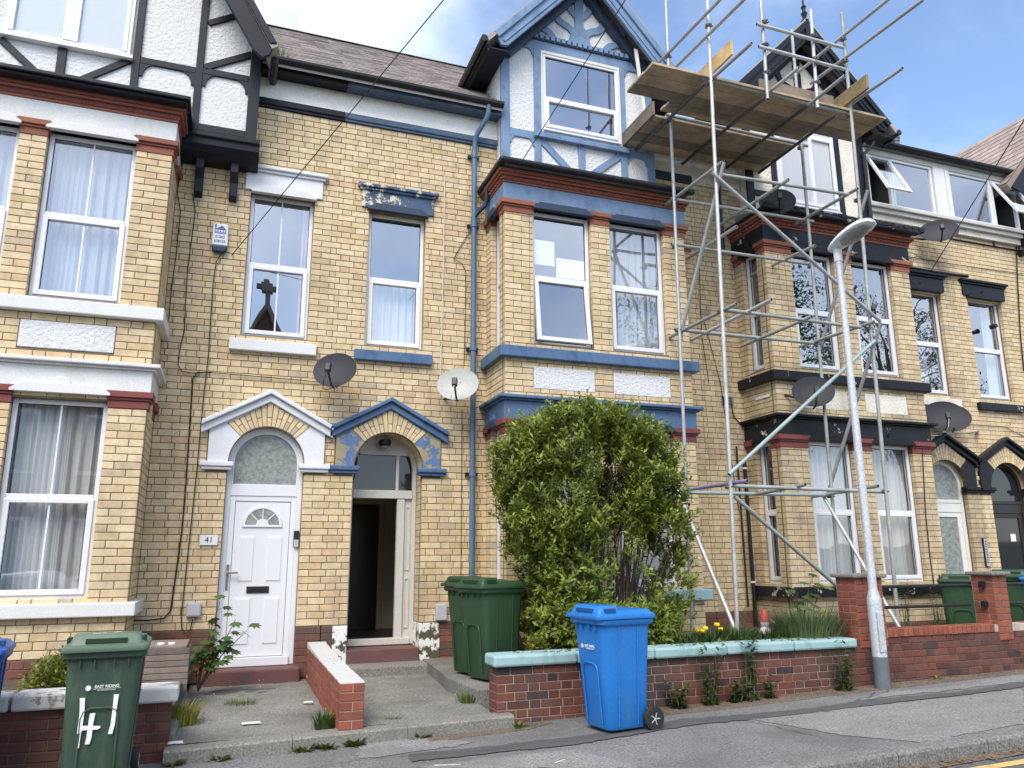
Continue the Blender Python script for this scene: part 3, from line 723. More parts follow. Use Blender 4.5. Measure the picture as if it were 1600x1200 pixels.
def ped_hole(c): return lambda z: (c-.70, c+.70) if 2.68 < z < 3.22 else ((c-(3.58-z)/.56, c+(3.58-z)/.56) if 3.22 <= z < 3.56 else None)
def door_rect(c): return (c-.455, c+.455, .2, 3.26)
# ============ house with the white door
ST1 = dict(panel='white_render', sill='stone_white', low_sill='stone_white', lintel='stone_white', low_lintel='stone_white', low_cornice='stone_white', low_cap='maroon_paint', hood='stone_white', low_hood='stone_white')
H1 = House('buff brick house with white door 41, white stone trim and black timbered gable', -1.0, ST1, (-5.2, 1.12))
NET = [(0, 1, 0, 1, 'net_curtain')]
bay(H1, -3.82, -.95, [(-3.43, -2.53), (-2.25, -1.34)], .05, 'R', False, [NET, NET],
    [[(0, .62, 0, 1, 'grey_curtain'), (.72, 1, 0, 1, 'grey_curtain')], [(.0, .58, 0, 1, 'grey_curtain'), (.52, 1, 0, 1, 'patterned_curtain')]], dict(bar=True, glass=['glass_soft', 'glass_soft']))
H1.wall('F', 0, -.95, 1.13, .84, 7.67, [(-.04, .78, 4.43, 6.40), door_rect(.375)], [ped_hole(.375)], jag=(0, 1))
H1.wall('F', 0, -5.2, -3.82, .84, 7.67)
H1.plinth('F', 0, -.95, 1.13, .25, .84, [door_rect(.375)]); H1.plinth('F', 0, -5.2, -3.82, .25, .84)
window(H1, 'F', 0, -.04, .78, 4.43, 6.40, bar=True, curtain=[(.84, 1, 0, 1, 'pink_curtain')], recess=.09)
H1.part(MB().box(-.17, .90, -.075, .10, 4.21, 4.36), 'sill', 'stone_white', bevel=.01)
lintel_block(H1, -.12, .88, 6.42, 6.77, 'bright_white_paint', 'stone_white')
doorcase(H1, .375, 'bright_white_paint', 'bright_white_paint', 'bright_white_paint')
# white front door
c = .375; yD = .10
f = MB(); a0, a1 = c-.455, c+.455
f.box(a0, a0+.06, yD, yD+.09, .40, 2.80); f.box(a1-.06, a1, yD, yD+.09, .40, 2.80); f.box(a0+.06, a1-.06, yD+.001, yD+.09, 2.40, 2.545); f.box(a0+.06, a1-.06, yD-.03, yD+.09, .40, .50)
f.box(a0+.06, a0+.125, yD+.012, yD+.08, .50, 2.40); f.box(a1-.125, a1-.06, yD+.012, yD+.08, .50, 2.40); f.box(a0+.125, a1-.125, yD+.012, yD+.08, 2.335, 2.40)
n = 24
f.prism([(c+.452*math.cos(math.pi*i/n), 2.80+.452*math.sin(math.pi*i/n)) for i in range(n+1)]+[(c+.375*math.cos(math.pi*i/n), 2.80+.375*math.sin(math.pi*i/n)) for i in range(n, -1, -1)], yD, yD+.09)
f.box(a0+.06, a0+.08, yD+.002, yD+.09, 2.545, 2.80); f.box(a1-.08, a1-.06, yD+.002, yD+.09, 2.545, 2.80)
df = H1.part(f, 'door_frame', 'upvc', bevel=.006)
g = MB(); g.prism([(c-.376, 2.546), (c+.376, 2.546)]+[(c+.376*math.cos(math.pi*i/n), 2.80+.376*math.sin(math.pi*i/n)) for i in range(n+1)], yD+.03, yD+.04); g.build('fanlight', 'frosted_glass', df)
d0, d1 = a0+.13, a1-.13
dr = H1.part(MB().box(d0, d1, yD+.022, yD+.075, .505, 2.33), 'door', 'upvc', bevel=.004)
H1.part(MB().box(d0-.006, d1+.006, yD+.045, yD+.07, .499, 2.338), 'door_gap', 'plastic_black')
for (x, w) in ((d0+.06, .2), (d1-.26, .2)):
    for (z, h) in ((.63, .56), (1.36, .56)):
        for k, (e, y) in enumerate(((0, -.002), (.018, -.010), (.034, -.003))):
            MB().box(x+e, x+w-e, yD+.022+y, yD+.03, z+e, z+h-e).build('door_panel', 'upvc', dr, bevel=.006)
fan = lambda r_, n_=16: [(c+r_*math.cos(math.pi*i/n_), 2.045+r_*math.sin(math.pi*i/n_)) for i in range(n_+1)]
MB().prism(fan(.235)+fan(.20)[::-1], yD+.004, yD+.03).build('fan_moulding', 'upvc', dr, bevel=.005)
MB().prism([(c-.235, 2.02), (c+.235, 2.02), (c+.235, 2.047), (c-.235, 2.047)], yD+.004, yD+.03).build('fan_moulding', 'upvc', dr, bevel=.005)
MB().prism(fan(.20)+fan(.07)[::-1], yD+.014, yD+.02).build('fan_glass', 'frosted_glass', dr)
MB().prism(fan(.075), yD+.006, yD+.03).build('fan_moulding', 'upvc', dr, bevel=.004)
m = MB()
for t in (45, 90, 135): strip(m, [(c+.07*math.cos(R(t)), 2.045+.07*math.sin(R(t))), (c+.2*math.cos(R(t)), 2.045+.2*math.sin(R(t)))], .014, yD+.009, yD+.016)
m.build('glazing_bar', 'cable_pale', dr)
m = MB().box(c-.135, c+.125, yD+.008, yD+.03, 1.235, 1.315); m.build('letterbox', 'plastic_black', dr, bevel=.004)
MB().box(c-.11, c+.10, yD+.003, yD+.012, 1.255, 1.295).build('letterbox_flap', 'black_metal', dr, bevel=.003)
m = MB().box(a0+.075, a0+.105, yD-.004, yD+.02, 1.28, 1.58); m.box(a0+.08, a0+.10, yD-.05, yD, 1.47, 1.49); m.box(a0+.08, a0+.21, yD-.055, yD-.04, 1.468, 1.492); m.build('handle', 'chrome', df, bevel=.004)
m = MB().box(a1-.075, a1-.01, yD-.035, yD, 1.78, 1.98); m.build('doorbell', 'plastic_black', df, bevel=.008)
MB().box(a1-.07, a1-.015, yD-.037, yD-.03, 1.78, 1.87).build('doorbell_panel', 'grey_box', df, bevel=.003)
H1.part(MB().box(c-.54, c+.52, -.17, .2, .2, .395), 'door_step', 'step_red', bevel=.02)
# eaves and gable
eaves(H1, -.03, 1.13, 'eaves_render', 'black_paint')
main_roof(H1, -.02, 1.13)
g = -.30
ap = (-2.39, 12.3)
H1.part(MB().prism([(-4.75, 6.97), (-.03, 6.97), (-.03, 8.33), ap, (-4.75, 8.33)], g, .2), 'gable_wall', 'white_render')
def beams(H, lst, y, mat, name='timber_beam', d=.035):
    for (p, q, w) in lst:
        m = MB(); strip(m, (p, q), w, y-d, y+.02); H.part(m, name, mat, bevel=.006)
beams(H1, [((-.10, 6.97), (-.10, 8.35), .14), ((-.785, 6.98), (-.785, 9.6), .09), ((-1.525, 6.98), (-1.525, 10.4), .09), ((-2.34, 6.98), (-2.34, 7.79), .10), ((-3.15, 6.98), (-3.15, 9.6), .09), ((-4.0, 6.98), (-4.0, 9.3), .09)], g, 'black_timber')
beams(H1, [((-1.48, 7.82), (-.83, 7.82), .09), ((-.74, 7.84), (-.17, 7.84), .09), ((-3.0, 7.75), (-2.55, 7.36), .085), ((-1.60, 7.79), (-2.10, 7.40), .085), ((-.73, 7.89), (-.16, 8.22), .09), ((-.73, 8.55), (-.35, 8.78), .08),
           ((-4.7, 7.83), (-3.2, 7.83), .09), ((-4.7, 7.03), (-.17, 7.03), .10)], g, 'black_timber', d=.03)
for (x, z, sx) in ((-1.48, 7.775, 1), (-.83, 7.775, -1), (-.74, 7.795, 1), (-.17, 7.795, -1)):
    k = [(x, z), (x+sx*.17, z)]+[(x+sx*(.17-.13*math.sin(t*math.pi/16)), z-.17+.17*math.cos(t*math.pi/16)) for t in range(0, 9)]+[(x, z-.17)]
    H1.part(MB().prism(k, g-.026, g+.01), 'arched_brace', 'black_timber')
window(H1, 'F', g-.02, -2.98, -1.60, 7.84, 9.25, curtain=NET, split=0, recess=-.02, room=False, glass='glass_soft')
MB(Tface('F', g-.04)).quad((-2.94, .038, 7.88), (-1.64, .038, 7.88), (-1.64, .038, 9.21), (-2.94, .038, 9.21)).build('window_backing', 'net_curtain', H1.r, fix=False)
H1.part(MB().box(-2.36, -2.24, g-.05, g+.02, 7.89, 9.2), 'window_mullion', 'upvc', bevel=.006)
for x in (-2.93, -2.24, -1.69): H1.part(MB().box(x, x+.05, g-.052, g+.0, 7.885, 9.2), 'window_stile', 'upvc', bevel=.006)
H1.part(MB().box(-3.05, -1.56, g-.09, g, 7.78, 7.83), 'window_sill', 'upvc_aged', bevel=.006)
# jettied base with cove and brackets
H1.part(MB().prismx([(-.30, 6.97), (-.37, 6.96), (-.37, 6.90), (-.34, 6.88), (-.335, 6.80), (-.28, 6.72), (-.18, 6.67), (.0, 6.65), (0, 6.97)], -.95, .02), 'jetty_cove', 'black_paint', bevel=.008)
for x in (-.735, -.315): H1.part(MB().prismx([(-.19, 6.74), (-.19, 6.55), (-.12, 6.42), (-.105, 6.24), (0, 6.20), (0, 6.74)], x, x+.10), 'bracket', 'black_timber', bevel=.01)
m = MB().box(-4, -.79, -1.06, -.75, 6.95, 7.0); m.box(-.96, -.79, -.75, -.30, 6.95, 7.0); m.box(-4, -.83, -1.02, -.75, 6.915, 6.95); m.box(-.92, -.83, -.75, -.3, 6.915, 6.95)
H1.part(m, 'bay_roof_ledge', 'black_paint', bevel=.01)
H1.part(MB().prismx([(-1.03, 7.0), (-.3, 7.14), (-.3, 7.0)], -3.9, -.8), 'bay_roof', 'lead_roof')
m = MB(); m.prism([(.115, 8.16), (-2.39, 12.47), (-2.39, 11.83), (-.14, 8.02), (-.03, 7.93), (.06, 8.0)], -.72, -.66); H1.part(m, 'bargeboard', 'black_timber', bevel=.01)
m = MB(); m.prism([(.14, 8.16), (-2.39, 12.52), (-2.39, 12.36), (.05, 8.14)], -.76, -.72); H1.part(m, 'bargeboard_cap', 'black_timber', bevel=.008)
m = MB(); m.prism([(-4.895, 8.16), (-2.39, 12.47), (-2.39, 11.83), (-4.64, 8.02), (-4.75, 7.93)], -.72, -.66); H1.part(m, 'bargeboard', 'black_timber', bevel=.01)
m = MB(); m.prism([(.16, 8.13), (-2.39, 12.53), (-4.94, 8.13), (-4.86, 8.08), (-2.39, 12.4), (.08, 8.08)], -.74, 4.0); H1.part(m, 'gable_roof', 'slate')
m = MB(); m.path([(.13, -.55, 8.05), (.13, .2, 8.05)], .05); H1.part(m, 'side_gutter', 'black_gutter')
def cable(H, px, Y, r_=.006, mat='cable_black', name='cable'): H.part(MB().path([tuple(onY(x, y, Y)) for x, y in px], r_, 5), name, mat, smooth=True)
cable(H1, [(284, 255), (277, 300), (282, 330), (275, 400), (268, 450), (264, 495), (261, 505)], -.03)
cable(H1, [(301, 303), (305, 330), (300, 370), (293, 420), (290, 470), (288, 515), (281, 545), (278, 570), (284, 580), (302, 583), (330, 582), (400, 588), (470, 594), (497, 597)], -.025)
cable(H1, [(330, 582), (308, 582), (301, 592), (298, 640), (290, 760), (284, 830), (270, 930), (266, 955), (256, 966), (232, 969), (207, 969)], -.025, .009)
cable(H1, [(346, 397), (338, 408), (333, 440), (325, 560), (318, 620), (307, 740), (292, 880), (283, 962), (284, 982), (290, 990), (297, 984), (301, 968)], -.03, .0065)
H1.done('buff_brick', 'dark_plinth_brick')

# ============ house with the blue trim
ST2 = dict(panel='white_render', sill='blue_paint_fresh', low_sill='teal_paint', lintel='blue_paint', low_lintel='blue_spandrel' if False else 'blue_paint_fresh', low_cornice='blue_paint_fresh', low_cap='maroon_paint', hood='slate_blue_dark', low_hood='slate_blue_dark')
H2 = House('buff brick house with peeling blue trim and blue timbered gable', 3.2, ST2, (1.14, 6.79))
bay(H2, 3.24, 6.08, [(3.66, 4.54), (4.84, 5.72)], 0, 'L', True, [None, [(0, 1, 0, 1, 'net_curtain')]], [[(0, 1, 0, 1, 'net_curtain')], [(0, 1, 0, 1, 'net_curtain')]],
    dict(tilt=[7, 0], sheets=[[(.07, .42, .61, .80), (.45, .94, .53, .68)], ()], sidecurtain='net_curtain', glass=['glass', 'glass_soft']))
H2.wall('R', 6.08, FB+.11, 0, .84, 6.30); H2.plinth('R', 6.08, FB+.11, 0, .25, .84)
H2.wall('F', 0, 1.13, 3.40, .84, 7.67, [(1.53, 2.33, 4.43, 6.38), door_rect(1.90)], [ped_hole(1.90)], jag=(1, 0))
H2.wall('F', 0, 6.08, 6.8, .84, 7.67, jag=(0, 1)); H2.plinth('F', 0, 6.08, 6.8, .25, .84)
H2.plinth('F', 0, 1.13, 3.24, .25, .84, [door_rect(1.90)])
for (a, b) in ((1.27, 1.447), (2.353, 2.62)): H2.part(MB().box(a, b, -.012, .10, .30, .83), 'painted_base', 'white_base_paint', bevel=.006)
H2.part(MB().box(2.353, 2.36, .1, .36, .30, .83), 'painted_base', 'white_base_paint')
window(H2, 'F', 0, 1.53, 2.33, 4.43, 6.38, mat='upvc_aged', curtain=[(0, 1, 0, .5, 'net_curtain')], recess=.10, glass='glass')
H2.part(MB().box(1.39, 2.45, -.075, .10, 4.21, 4.35), 'sill', 'blue_paint_fresh', bevel=.01)
lintel_block(H2, 1.41, 2.44, 6.41, 6.75, 'blue_flaking', 'slate_blue_dark')
doorcase(H2, 1.90, 'blue_paint_fresh', 'blue_paint_fresh', 'blue_spandrel', left=True, right=True)
# open porch and hall
c = 1.90; yP = .34
for s_, nm in ((-1, 0), (1, 1)):                     # brick jambs of the recess
    x = c+s_*.455
    for k in range(24):
        z = .84+k*CH
        if z > 2.72: break
        for q, (y0, y1) in enumerate((((.112, .215), (.223, .335)) if k % 2 else ((.112, .335),))):
            H2.part(MB().box(min(x, x+s_*.05), max(x, x+s_*.05), y0, y1, z, z+CH-BJ), 'jamb_brick', 'buff_brick')
    H2.part(MB().box(min(x+s_*.006, x+s_*.06), max(x+s_*.006, x+s_*.06), .1, .34, .3, 2.8), 'jamb', 'mortar')
f = MB()
f.box(c-.455, c-.40, yP, yP+.08, .55, 2.80); f.box(c+.20, c+.30, yP, yP+.08, .55, 2.42); f.box(c+.40, c+.455, yP, yP+.08, .55, 2.80)
f.box(c-.40, c+.40, yP-.012, yP+.08, 2.42, 2.53); f.box(c+.17, c+.21, yP, yP+.08, 2.53, 3.20); f.box(c-.40, c+.40, yP-.02, yP+.08, .55, .63)
f.prism([(c+.458*math.cos(math.pi*i/n), 2.80+.458*math.sin(math.pi*i/n)) for i in range(n+1)]+[(c+.40*math.cos(math.pi*i/n), 2.80+.40*math.sin(math.pi*i/n)) for i in range(n, -1, -1)], yP, yP+.08)
f.box(c-.33, c+.33, yP-.01, yP+.02, 3.0, 3.28)
pf = H2.part(f, 'porch_frame', 'frame_cream', bevel=.006)
MB().box(c+.30, c+.40, yP+.03, yP+.06, .63, 2.42).build('side_panel', 'frame_cream', pf)
for (z0, z1) in ((.75, 1.38), (1.48, 2.32)):
    m = MB(); m.box(c+.315, c+.33, yP+.018, yP+.03, z0, z1); m.box(c+.37, c+.385, yP+.018, yP+.03, z0, z1); m.box(c+.33, c+.37, yP+.018, yP+.03, z0, z0+.015); m.box(c+.33, c+.37, yP+.018, yP+.03, z1-.015, z1); m.build('panel_moulding', 'frame_cream', pf)
MB().prism([(c-.40, 2.53), (c+.17, 2.53), (c+.17, 3.0), (c-.34, 3.0)], yP+.03, yP+.034).build('fanlight', 'dark_glass', pf)
MB().prism([(c+.21, 2.53), (c+.39, 2.53), (c+.36, 2.98), (c+.21, 3.0)], yP+.03, yP+.034).build('fanlight', 'dark_glass', pf)
h = MB(); x0, x1, y0, y1, z0, z1 = c-.62, c+.62, yP+.08, 3.4, .60, 3.3
h.quad((x0, y0, z0), (x0, y1, z0), (x0, y1, z1), (x0, y0, z1)); h.quad((x1, y0, z0), (x1, y1, z0), (x1, y1, z1), (x1, y0, z1)); h.quad((x0, y1, z0), (x1, y1, z0), (x1, y1, z1), (x0, y1, z1)); h.quad((x0, y0, z1), (x1, y0, z1), (x1, y1, z1), (x0, y1, z1)); h.quad((x0, y0, z0), (x1, y0, z0), (x1, y1, z0), (x0, y1, z0))
H2.part(h, 'hall', 'interior_hall', fix=False)
H2.part(MB().box(x0, x1, y0, y1, z0, z0+.006), 'hall_floor_sheet', 'dark_door')  # dark sheet laid over the hall floor to darken it
m = MB(); m.box(c-.42, c-.34, 2.0, 2.08, .6, 2.45); m.box(c+.26, c+.34, 2.0, 2.08, .6, 2.45); m.box(c-.42, c+.34, 2.0, 2.08, 2.45, 2.55); m.box(c-.62, c-.42, 2.02, 2.06, .6, 3.3); m.box(c+.34, c+.62, 2.02, 2.06, .6, 3.3); m.box(c-.42, c+.34, 2.02, 2.06, 2.55, 3.3)
H2.part(m, 'inner_doorway', 'interior_hall', bevel=.01)
H2.part(MB().box(c-.34, c+.26, 2.03, 2.07, .6, 2.45), 'inner_door', 'dark_door')
H2.part(MB().box(c+.60, c+.615, .75, 1.3, 1.9, 2.6), 'picture', 'dark_door')
H2.part(MB().lathe([(.0, -.05), (.035, -.035), (.045, 0), (.03, .03), (0, .045)], (c-.36, 1.15, 2.62), 10), 'hall_bulb', 'bulb', smooth=True)
m = MB(); m.lathe([(0, .06), (.075, .05), (.085, .0), (.07, -.03)], (c-.02, .2, 3.14), 12); lt = H2.part(m, 'porch_lamp', 'black_metal', smooth=True)
MB().lathe([(.0, -.075), (.035, -.065), (.05, -.03), (.05, -.02), (0, -.02)], (c-.02, .2, 3.14), 10).build('bulb_glass', 'lantern_lens', lt, smooth=True)
H2.part(MB().box(c-.45, c+.45, -.03, .34, .30, .54), 'porch_floor', 'step_red', bevel=.01)
H2.part(MB().box(c-.50, c+.56, -.34, -.02, .2, .385), 'door_step', 'edging_concrete', bevel=.03)
# eaves
eaves(H2, 1.13, 3.40, 'eaves_render', 'eaves_blue', 'black_gutter', 'eaves_blue'); eaves(H2, 6.01, 6.8, 'cream_render', 'slate_blue_dark', 'black_gutter', 'slate_blue_dark')
main_roof(H2, 1.13, 3.40); main_roof(H2, 3.40, 6.01, v0=.30); main_roof(H2, 6.01, 6.8)
# blue gable
def gable(H, xa, xb, apx, apz, slope, wallm, tim, barge, tracery=True, foot=9.26, wtop=9.2):
    g = -.18; cx = apx
    zl = lambda x: apz-.26-abs(x-cx)*slope
    H.part(MB().prism([(xa, 6.9), (xb, 6.9), (xb, zl(xb)), (cx, zl(cx)), (xa, zl(xa))], g, .25), 'gable_wall', wallm)
    H.part(MB().prismx([(-.17, 6.9), (-.17, zl(xa)), (.90, zl(xa)+.02), (-.05, 8.2), (0, 7.7), (0, 6.9)], xa+.004, xa+.08), 'gable_side', wallm)
    f0, f1 = cx-(apz-foot)/slope, cx+(apz-foot)/slope
    for s_, f in ((1, f0), (-1, f1)):
        P = [(f, foot), (cx, apz), (cx, apz-.36), (f+s_*.20, foot-.17), (f+s_*.10, foot-.19)]
        b = H.part(MB().prism(P, -.53, -.47), 'bargeboard', barge, bevel=.008)
        MB().prism([(f-s_*.03, foot-.01), (cx, apz+.05), (cx, apz-.10), (f+s_*.055, foot-.08)], -.565, -.53).build('bargeboard_cap', barge, b, bevel=.01)
        MB().prism([(f+s_*.12, foot-.10), (cx, apz-.24), (cx, apz-.28), (f+s_*.15, foot-.13)], -.545, -.53).build('bargeboard_bead', barge, b, bevel=.004)
        # rafter band behind the board, in its shadow
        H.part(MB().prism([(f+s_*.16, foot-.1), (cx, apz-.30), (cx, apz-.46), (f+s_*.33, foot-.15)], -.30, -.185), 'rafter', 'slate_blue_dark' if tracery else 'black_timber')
    m = MB(); e = .14
    m.prism([(f0-e, foot-.12), (cx, apz+.09), (f1+e, foot-.12), (f1+e-.03, foot-.19), (cx, apz-.01), (f0-e+.03, foot-.19)], -.56, 4.2)
    H.part(m, 'gable_roof', 'slate')
    for s_, f in ((-1, f0-e), (1, f1+e)):
        H.part(MB().path([(f+s_*.035, -.57, foot-.16), (f+s_*.035, .82, foot-.16)], .055, 8), 'side_gutter', 'black_gutter')
        H.part(MB().prismx([(-.5, foot-.30), (-.5, foot-.2), (.8, foot-.2), (.8, foot-.3)], f+.03 if s_ < 0 else f-.06, f+.06 if s_ < 0 else f-.03), 'side_fascia', 'black_gutter')
        H.part(MB().box(min(f, f-s_*.35), max(f, f-s_*.35), -.5, .8, foot-.26, foot-.24), 'soffit', 'black_timber')
gable(H2, 3.40, 6.01, 4.78, 11.0, 1.10, 'white_render', 'blue_timber', 'blue_timber')
g = -.18
beams(H2, [((3.47, 6.9), (3.47, 9.5), .14), ((3.995, 6.95), (3.995, 9.4), .11), ((5.465, 6.95), (5.465, 9.4), .11), ((5.945, 6.9), (5.945, 9.5), .13), ((4.725, 6.95), (4.725, 7.88), .11)], g, 'blue_timber', d=.03)
beams(H2, [((3.54, 7.89), (3.94, 7.89), .13), ((5.52, 7.90), (5.88, 7.90), .13), ((4.05, 7.84), (4.60, 7.33), .11), ((5.41, 7.84), (4.80, 7.33), .11), ((3.40, 9.47), (6.01, 9.47), .17)], g, 'blue_timber', d=.026)
beams(H2, [((3.92, 7.90), (5.53, 7.90), .09)], g-.02, 'blue_paint', 'window_sill', .07)
m = MB()
for i in range(24): a = 3.66+i*.0935; m.box(a, a+.06, g-.075, g, 9.575, 9.65)
H2.part(m, 'dentil_course', 'blue_timber'); H2.part(MB().box(3.62, 5.92, g-.045, g, 9.555, 9.655), 'dentil_rail', 'slate_blue_dark', bevel=.004)
for (x0, x1, zt_) in ((3.54, 3.94, 9.385), (5.52, 5.88, 9.385), (3.54, 3.94, 7.825), (5.52, 5.88, 7.835)):
    for x, sx in ((x0, 1), (x1, -1)):
        k = [(x, zt_), (x+sx*.11, zt_)]+[(x+sx*(.11-.085*math.sin(t*math.pi/16)), zt_-.11+.11*math.cos(t*math.pi/16)) for t in range(0, 9)]+[(x, zt_-.11)]
        H2.part(MB().prism(k, g-.022, g+.01), 'arched_brace', 'blue_timber')
window(H2, 'F', g-.02, 4.08, 5.39, 8.02, 9.34, split=.41, recess=-.02, room=True, depth=.35)
MB(Tface('F', g-.04)).quad((4.12, .038, 8.06), (5.35, .038, 8.06), (5.35, .038, 9.30), (4.12, .038, 9.30)).build('window_backing', 'alarm_navy', H2.r, fix=False)  # navy sheet stands in for the dark room and the reflection
m = MB(); m.box(4.05, 4.09, g-.05, g, 7.97, 9.38); m.box(5.38, 5.42, g-.05, g, 7.97, 9.38); m.box(4.09, 5.38, g-.05, g, 9.33, 9.38); H2.part(m, 'window_surround', 'cable_pale', bevel=.004)
# curved tracery in the gable head
def ribbon(H, pts, w, y0, y1, mat, name='tracery'):
    cu = []
    P = [Vector(p) for p in pts]
    for i in range(len(P)-1):
        p0, p1, p2, p3 = P[max(i-1, 0)], P[i], P[i+1], P[min(i+2, len(P)-1)]
        for k in range(6):
            t = k/6; cu.append(.5*((2*p1)+(p2-p0)*t+(2*p0-5*p1+4*p2-p3)*t*t+(3*p1-p0-3*p2+p3)*t**3))
    cu.append(P[-1]); l, r_ = [], []
    for i, p in enumerate(cu):
        d = (cu[min(i+1, len(cu)-1)]-cu[max(i-1, 0)]).normalized(); nn = Vector((-d.y, d.x))*w/2; l.append(p+nn); r_.append(p-nn)
    m = MB()
    for i in range(len(cu)-1): m.prism([tuple(l[i]), tuple(l[i+1]), tuple(r_[i+1]), tuple(r_[i])], y0, y1)
    H.part(m, name, mat)
def tracery(H, cx, z, mat):
    g = -.18
    ribbon(H, [(cx, z), (cx, z+.5), (cx, z+1.2)], .15, g-.035, g, mat)
    ribbon(H, [(cx-.12, z), (cx-.09, z+.12), (cx-.02, z+.3)], .16, g-.033, g, mat); ribbon(H, [(cx+.12, z), (cx+.09, z+.12), (cx+.02, z+.3)], .16, g-.034, g, mat)
    for s_ in (-1, 1):
        ribbon(H, [(cx+s_*.03, z+.10), (cx+s_*.16, z+.27), (cx+s_*.34, z+.36), (cx+s_*.44, z+.50), (cx+s_*.47, z+.70)], .115, g-.03, g, mat)
        ribbon(H, [(cx+s_*.03, z+.52), (cx+s_*.14, z+.62), (cx+s_*.22, z+.76), (cx+s_*.23, z+.95)], .105, g-.031, g, mat)
        ribbon(H, [(cx+s_*.44, z+.0), (cx+s_*.52, z+.10), (cx+s_*.68, z+.19), (cx+s_*.76, z+.33), (cx+s_*.78, z+.5)], .11, g-.032, g, mat)
tracery(H2, 4.74, 9.64, 'blue_timber')
# bay roof and gutters
m = MB().box(3.09, 6.15, -1.075, -.965, 6.885, 6.955); m.box(3.09, 3.2, -.965, -.0, 6.885, 6.955); H2.part(m, 'bay_gutter', 'black_gutter', bevel=.025)
H2.part(MB().prismx([(-.97, 6.94), (-.18, 7.12), (-.18, 6.9), (-.97, 6.9)], 3.2, 6.1), 'bay_roof', 'lead_roof')
# blue down pipe with swan neck
P = MB(); X, Y = 3.02, -.09
P.path([(3.17, -.30, 8.18), (3.17, -.29, 8.06), (3.16, -.27, 8.0), (3.05, -.14, 7.78), (3.03, -.09, 7.70), (X, Y, 7.5), (X, Y, .75)], .038, 10)
dp = H2.part(P, 'drainpipe', 'blue_pipe', smooth=True)
for z in (7.45, 6.35, 4.5, 2.75, 1.2):
    MB().tube((X, Y, z-.05), (X, Y, z+.04), .049, 10).build('pipe_collar', 'blue_pipe', dp); MB().box(X-.085, X+.085, Y+.04, Y+.08, z-.03, z+.01).build('pipe_bracket', 'black_gutter', dp)
H2.part(MB().path([(X, Y, 6.45), (3.08, -.12, 6.55), (3.16, -.2, 6.62), (3.17, -.25, 6.75), (3.15, -.28, 6.88)], .036, 8), 'gutter_outlet', 'slate_blue_dark', smooth=True)
cable(H2, [(695, 275), (693, 400), (690, 520), (688, 590)], -.012, .006, 'cable_pale')
cable(H2, [(745, 345), (722, 380), (709, 404), (722, 412), (728, 425), (727, 500), (725, 570)], -.02, .005)
cable(H2, [(804, 262), (770, 315), (748, 340), (736, 362), (709, 404)], -.1, .004)
cable(H2, [(722, 640), (720, 900)], -.01, .004)
m = MB()
for i in range(60): a = random.uniform(0, 1); x = 2.9+.5*a; m.tube((x, -.24+random.uniform(-.05, .04), 8.24), (x+random.uniform(-.08, .08), -.3, 8.27+.13*random.random()), .004, 3, .001)
H2.part(m, 'gutter_weeds', 'grass_blade', kind='stuff')
m = MB()
for i in range(140): x = -.02+.35*random.random()**1.5; y = -.27+random.uniform(-.05, .1); m.tube((x, y, 8.22+.25*(.33-x)), (x+random.uniform(-.06, .08), y-.05, 8.3+.5*(.33-x)+.1*random.random()), .004, 3, .001)
H1.part(m, 'gutter_weeds', 'grass_blade', kind='stuff')
H2.done('buff_brick', 'dark_plinth_brick')
# ============ house with black peeling trim, behind the scaffold
ST3 = dict(panel='cream_render', sill='black_flaking', low_sill='black_flaking', lintel='black_flaking', low_lintel='black_flaking', low_cornice='black_paint', low_cap='maroon_paint', hood='black_paint', low_hood='black_paint')
H3 = House('buff brick house with flaking black trim and black gable behind the scaffold', 9.0, ST3, (6.81, 12.40))
GC = [(0, 1, 0, 1, 'grey_curtain')]
bay(H3, 7.53, 10.45, [(8.03, 8.87), (9.23, 10.06)], 0, 'L', True, [[(0, .16, 0, 1, 'dark_curtain'), (.8, 1, 0, 1, 'dark_curtain')], [(.84, 1, 0, 1, 'dark_curtain')]], [GC, [(0, 1, .0, 1, 'patterned_curtain')]], dict(sidecurtain='dark_curtain'))
H3.wall('R', 10.45, FB+.11, 0, .84, 6.30)
H3.wall('F', 0, 6.8, 7.78, .84, 7.67, jag=(1, 0)); H3.plinth('F', 0, 6.8, 7.53, .25, .84)
H3.wall('F', 0, 10.45, 12.41, .84, 7.62, [(11.2, 12.06, 4.43, 6.37), door_rect(11.62)], [ped_hole(11.62)], jag=(0, 1)); H3.plinth('F', 0, 10.45, 12.41, .25, .84, [door_rect(11.62)])
window(H3, 'F', 0, 11.2, 12.06, 4.43, 6.37, curtain=[(.78, 1, 0, 1, 'dark_curtain'), (0, .7, 0, .48, 'net_curtain')], recess=.10)
H3.part(MB().box(11.05, 12.16, -.075, .10, 4.21, 4.35), 'sill', 'cream_render', bevel=.01)
lintel_block(H3, 11.1, 12.15, 6.39, 6.72, 'black_paint', 'black_paint')
doorcase(H3, 11.62, 'black_paint', 'black_paint', 'black_paint')
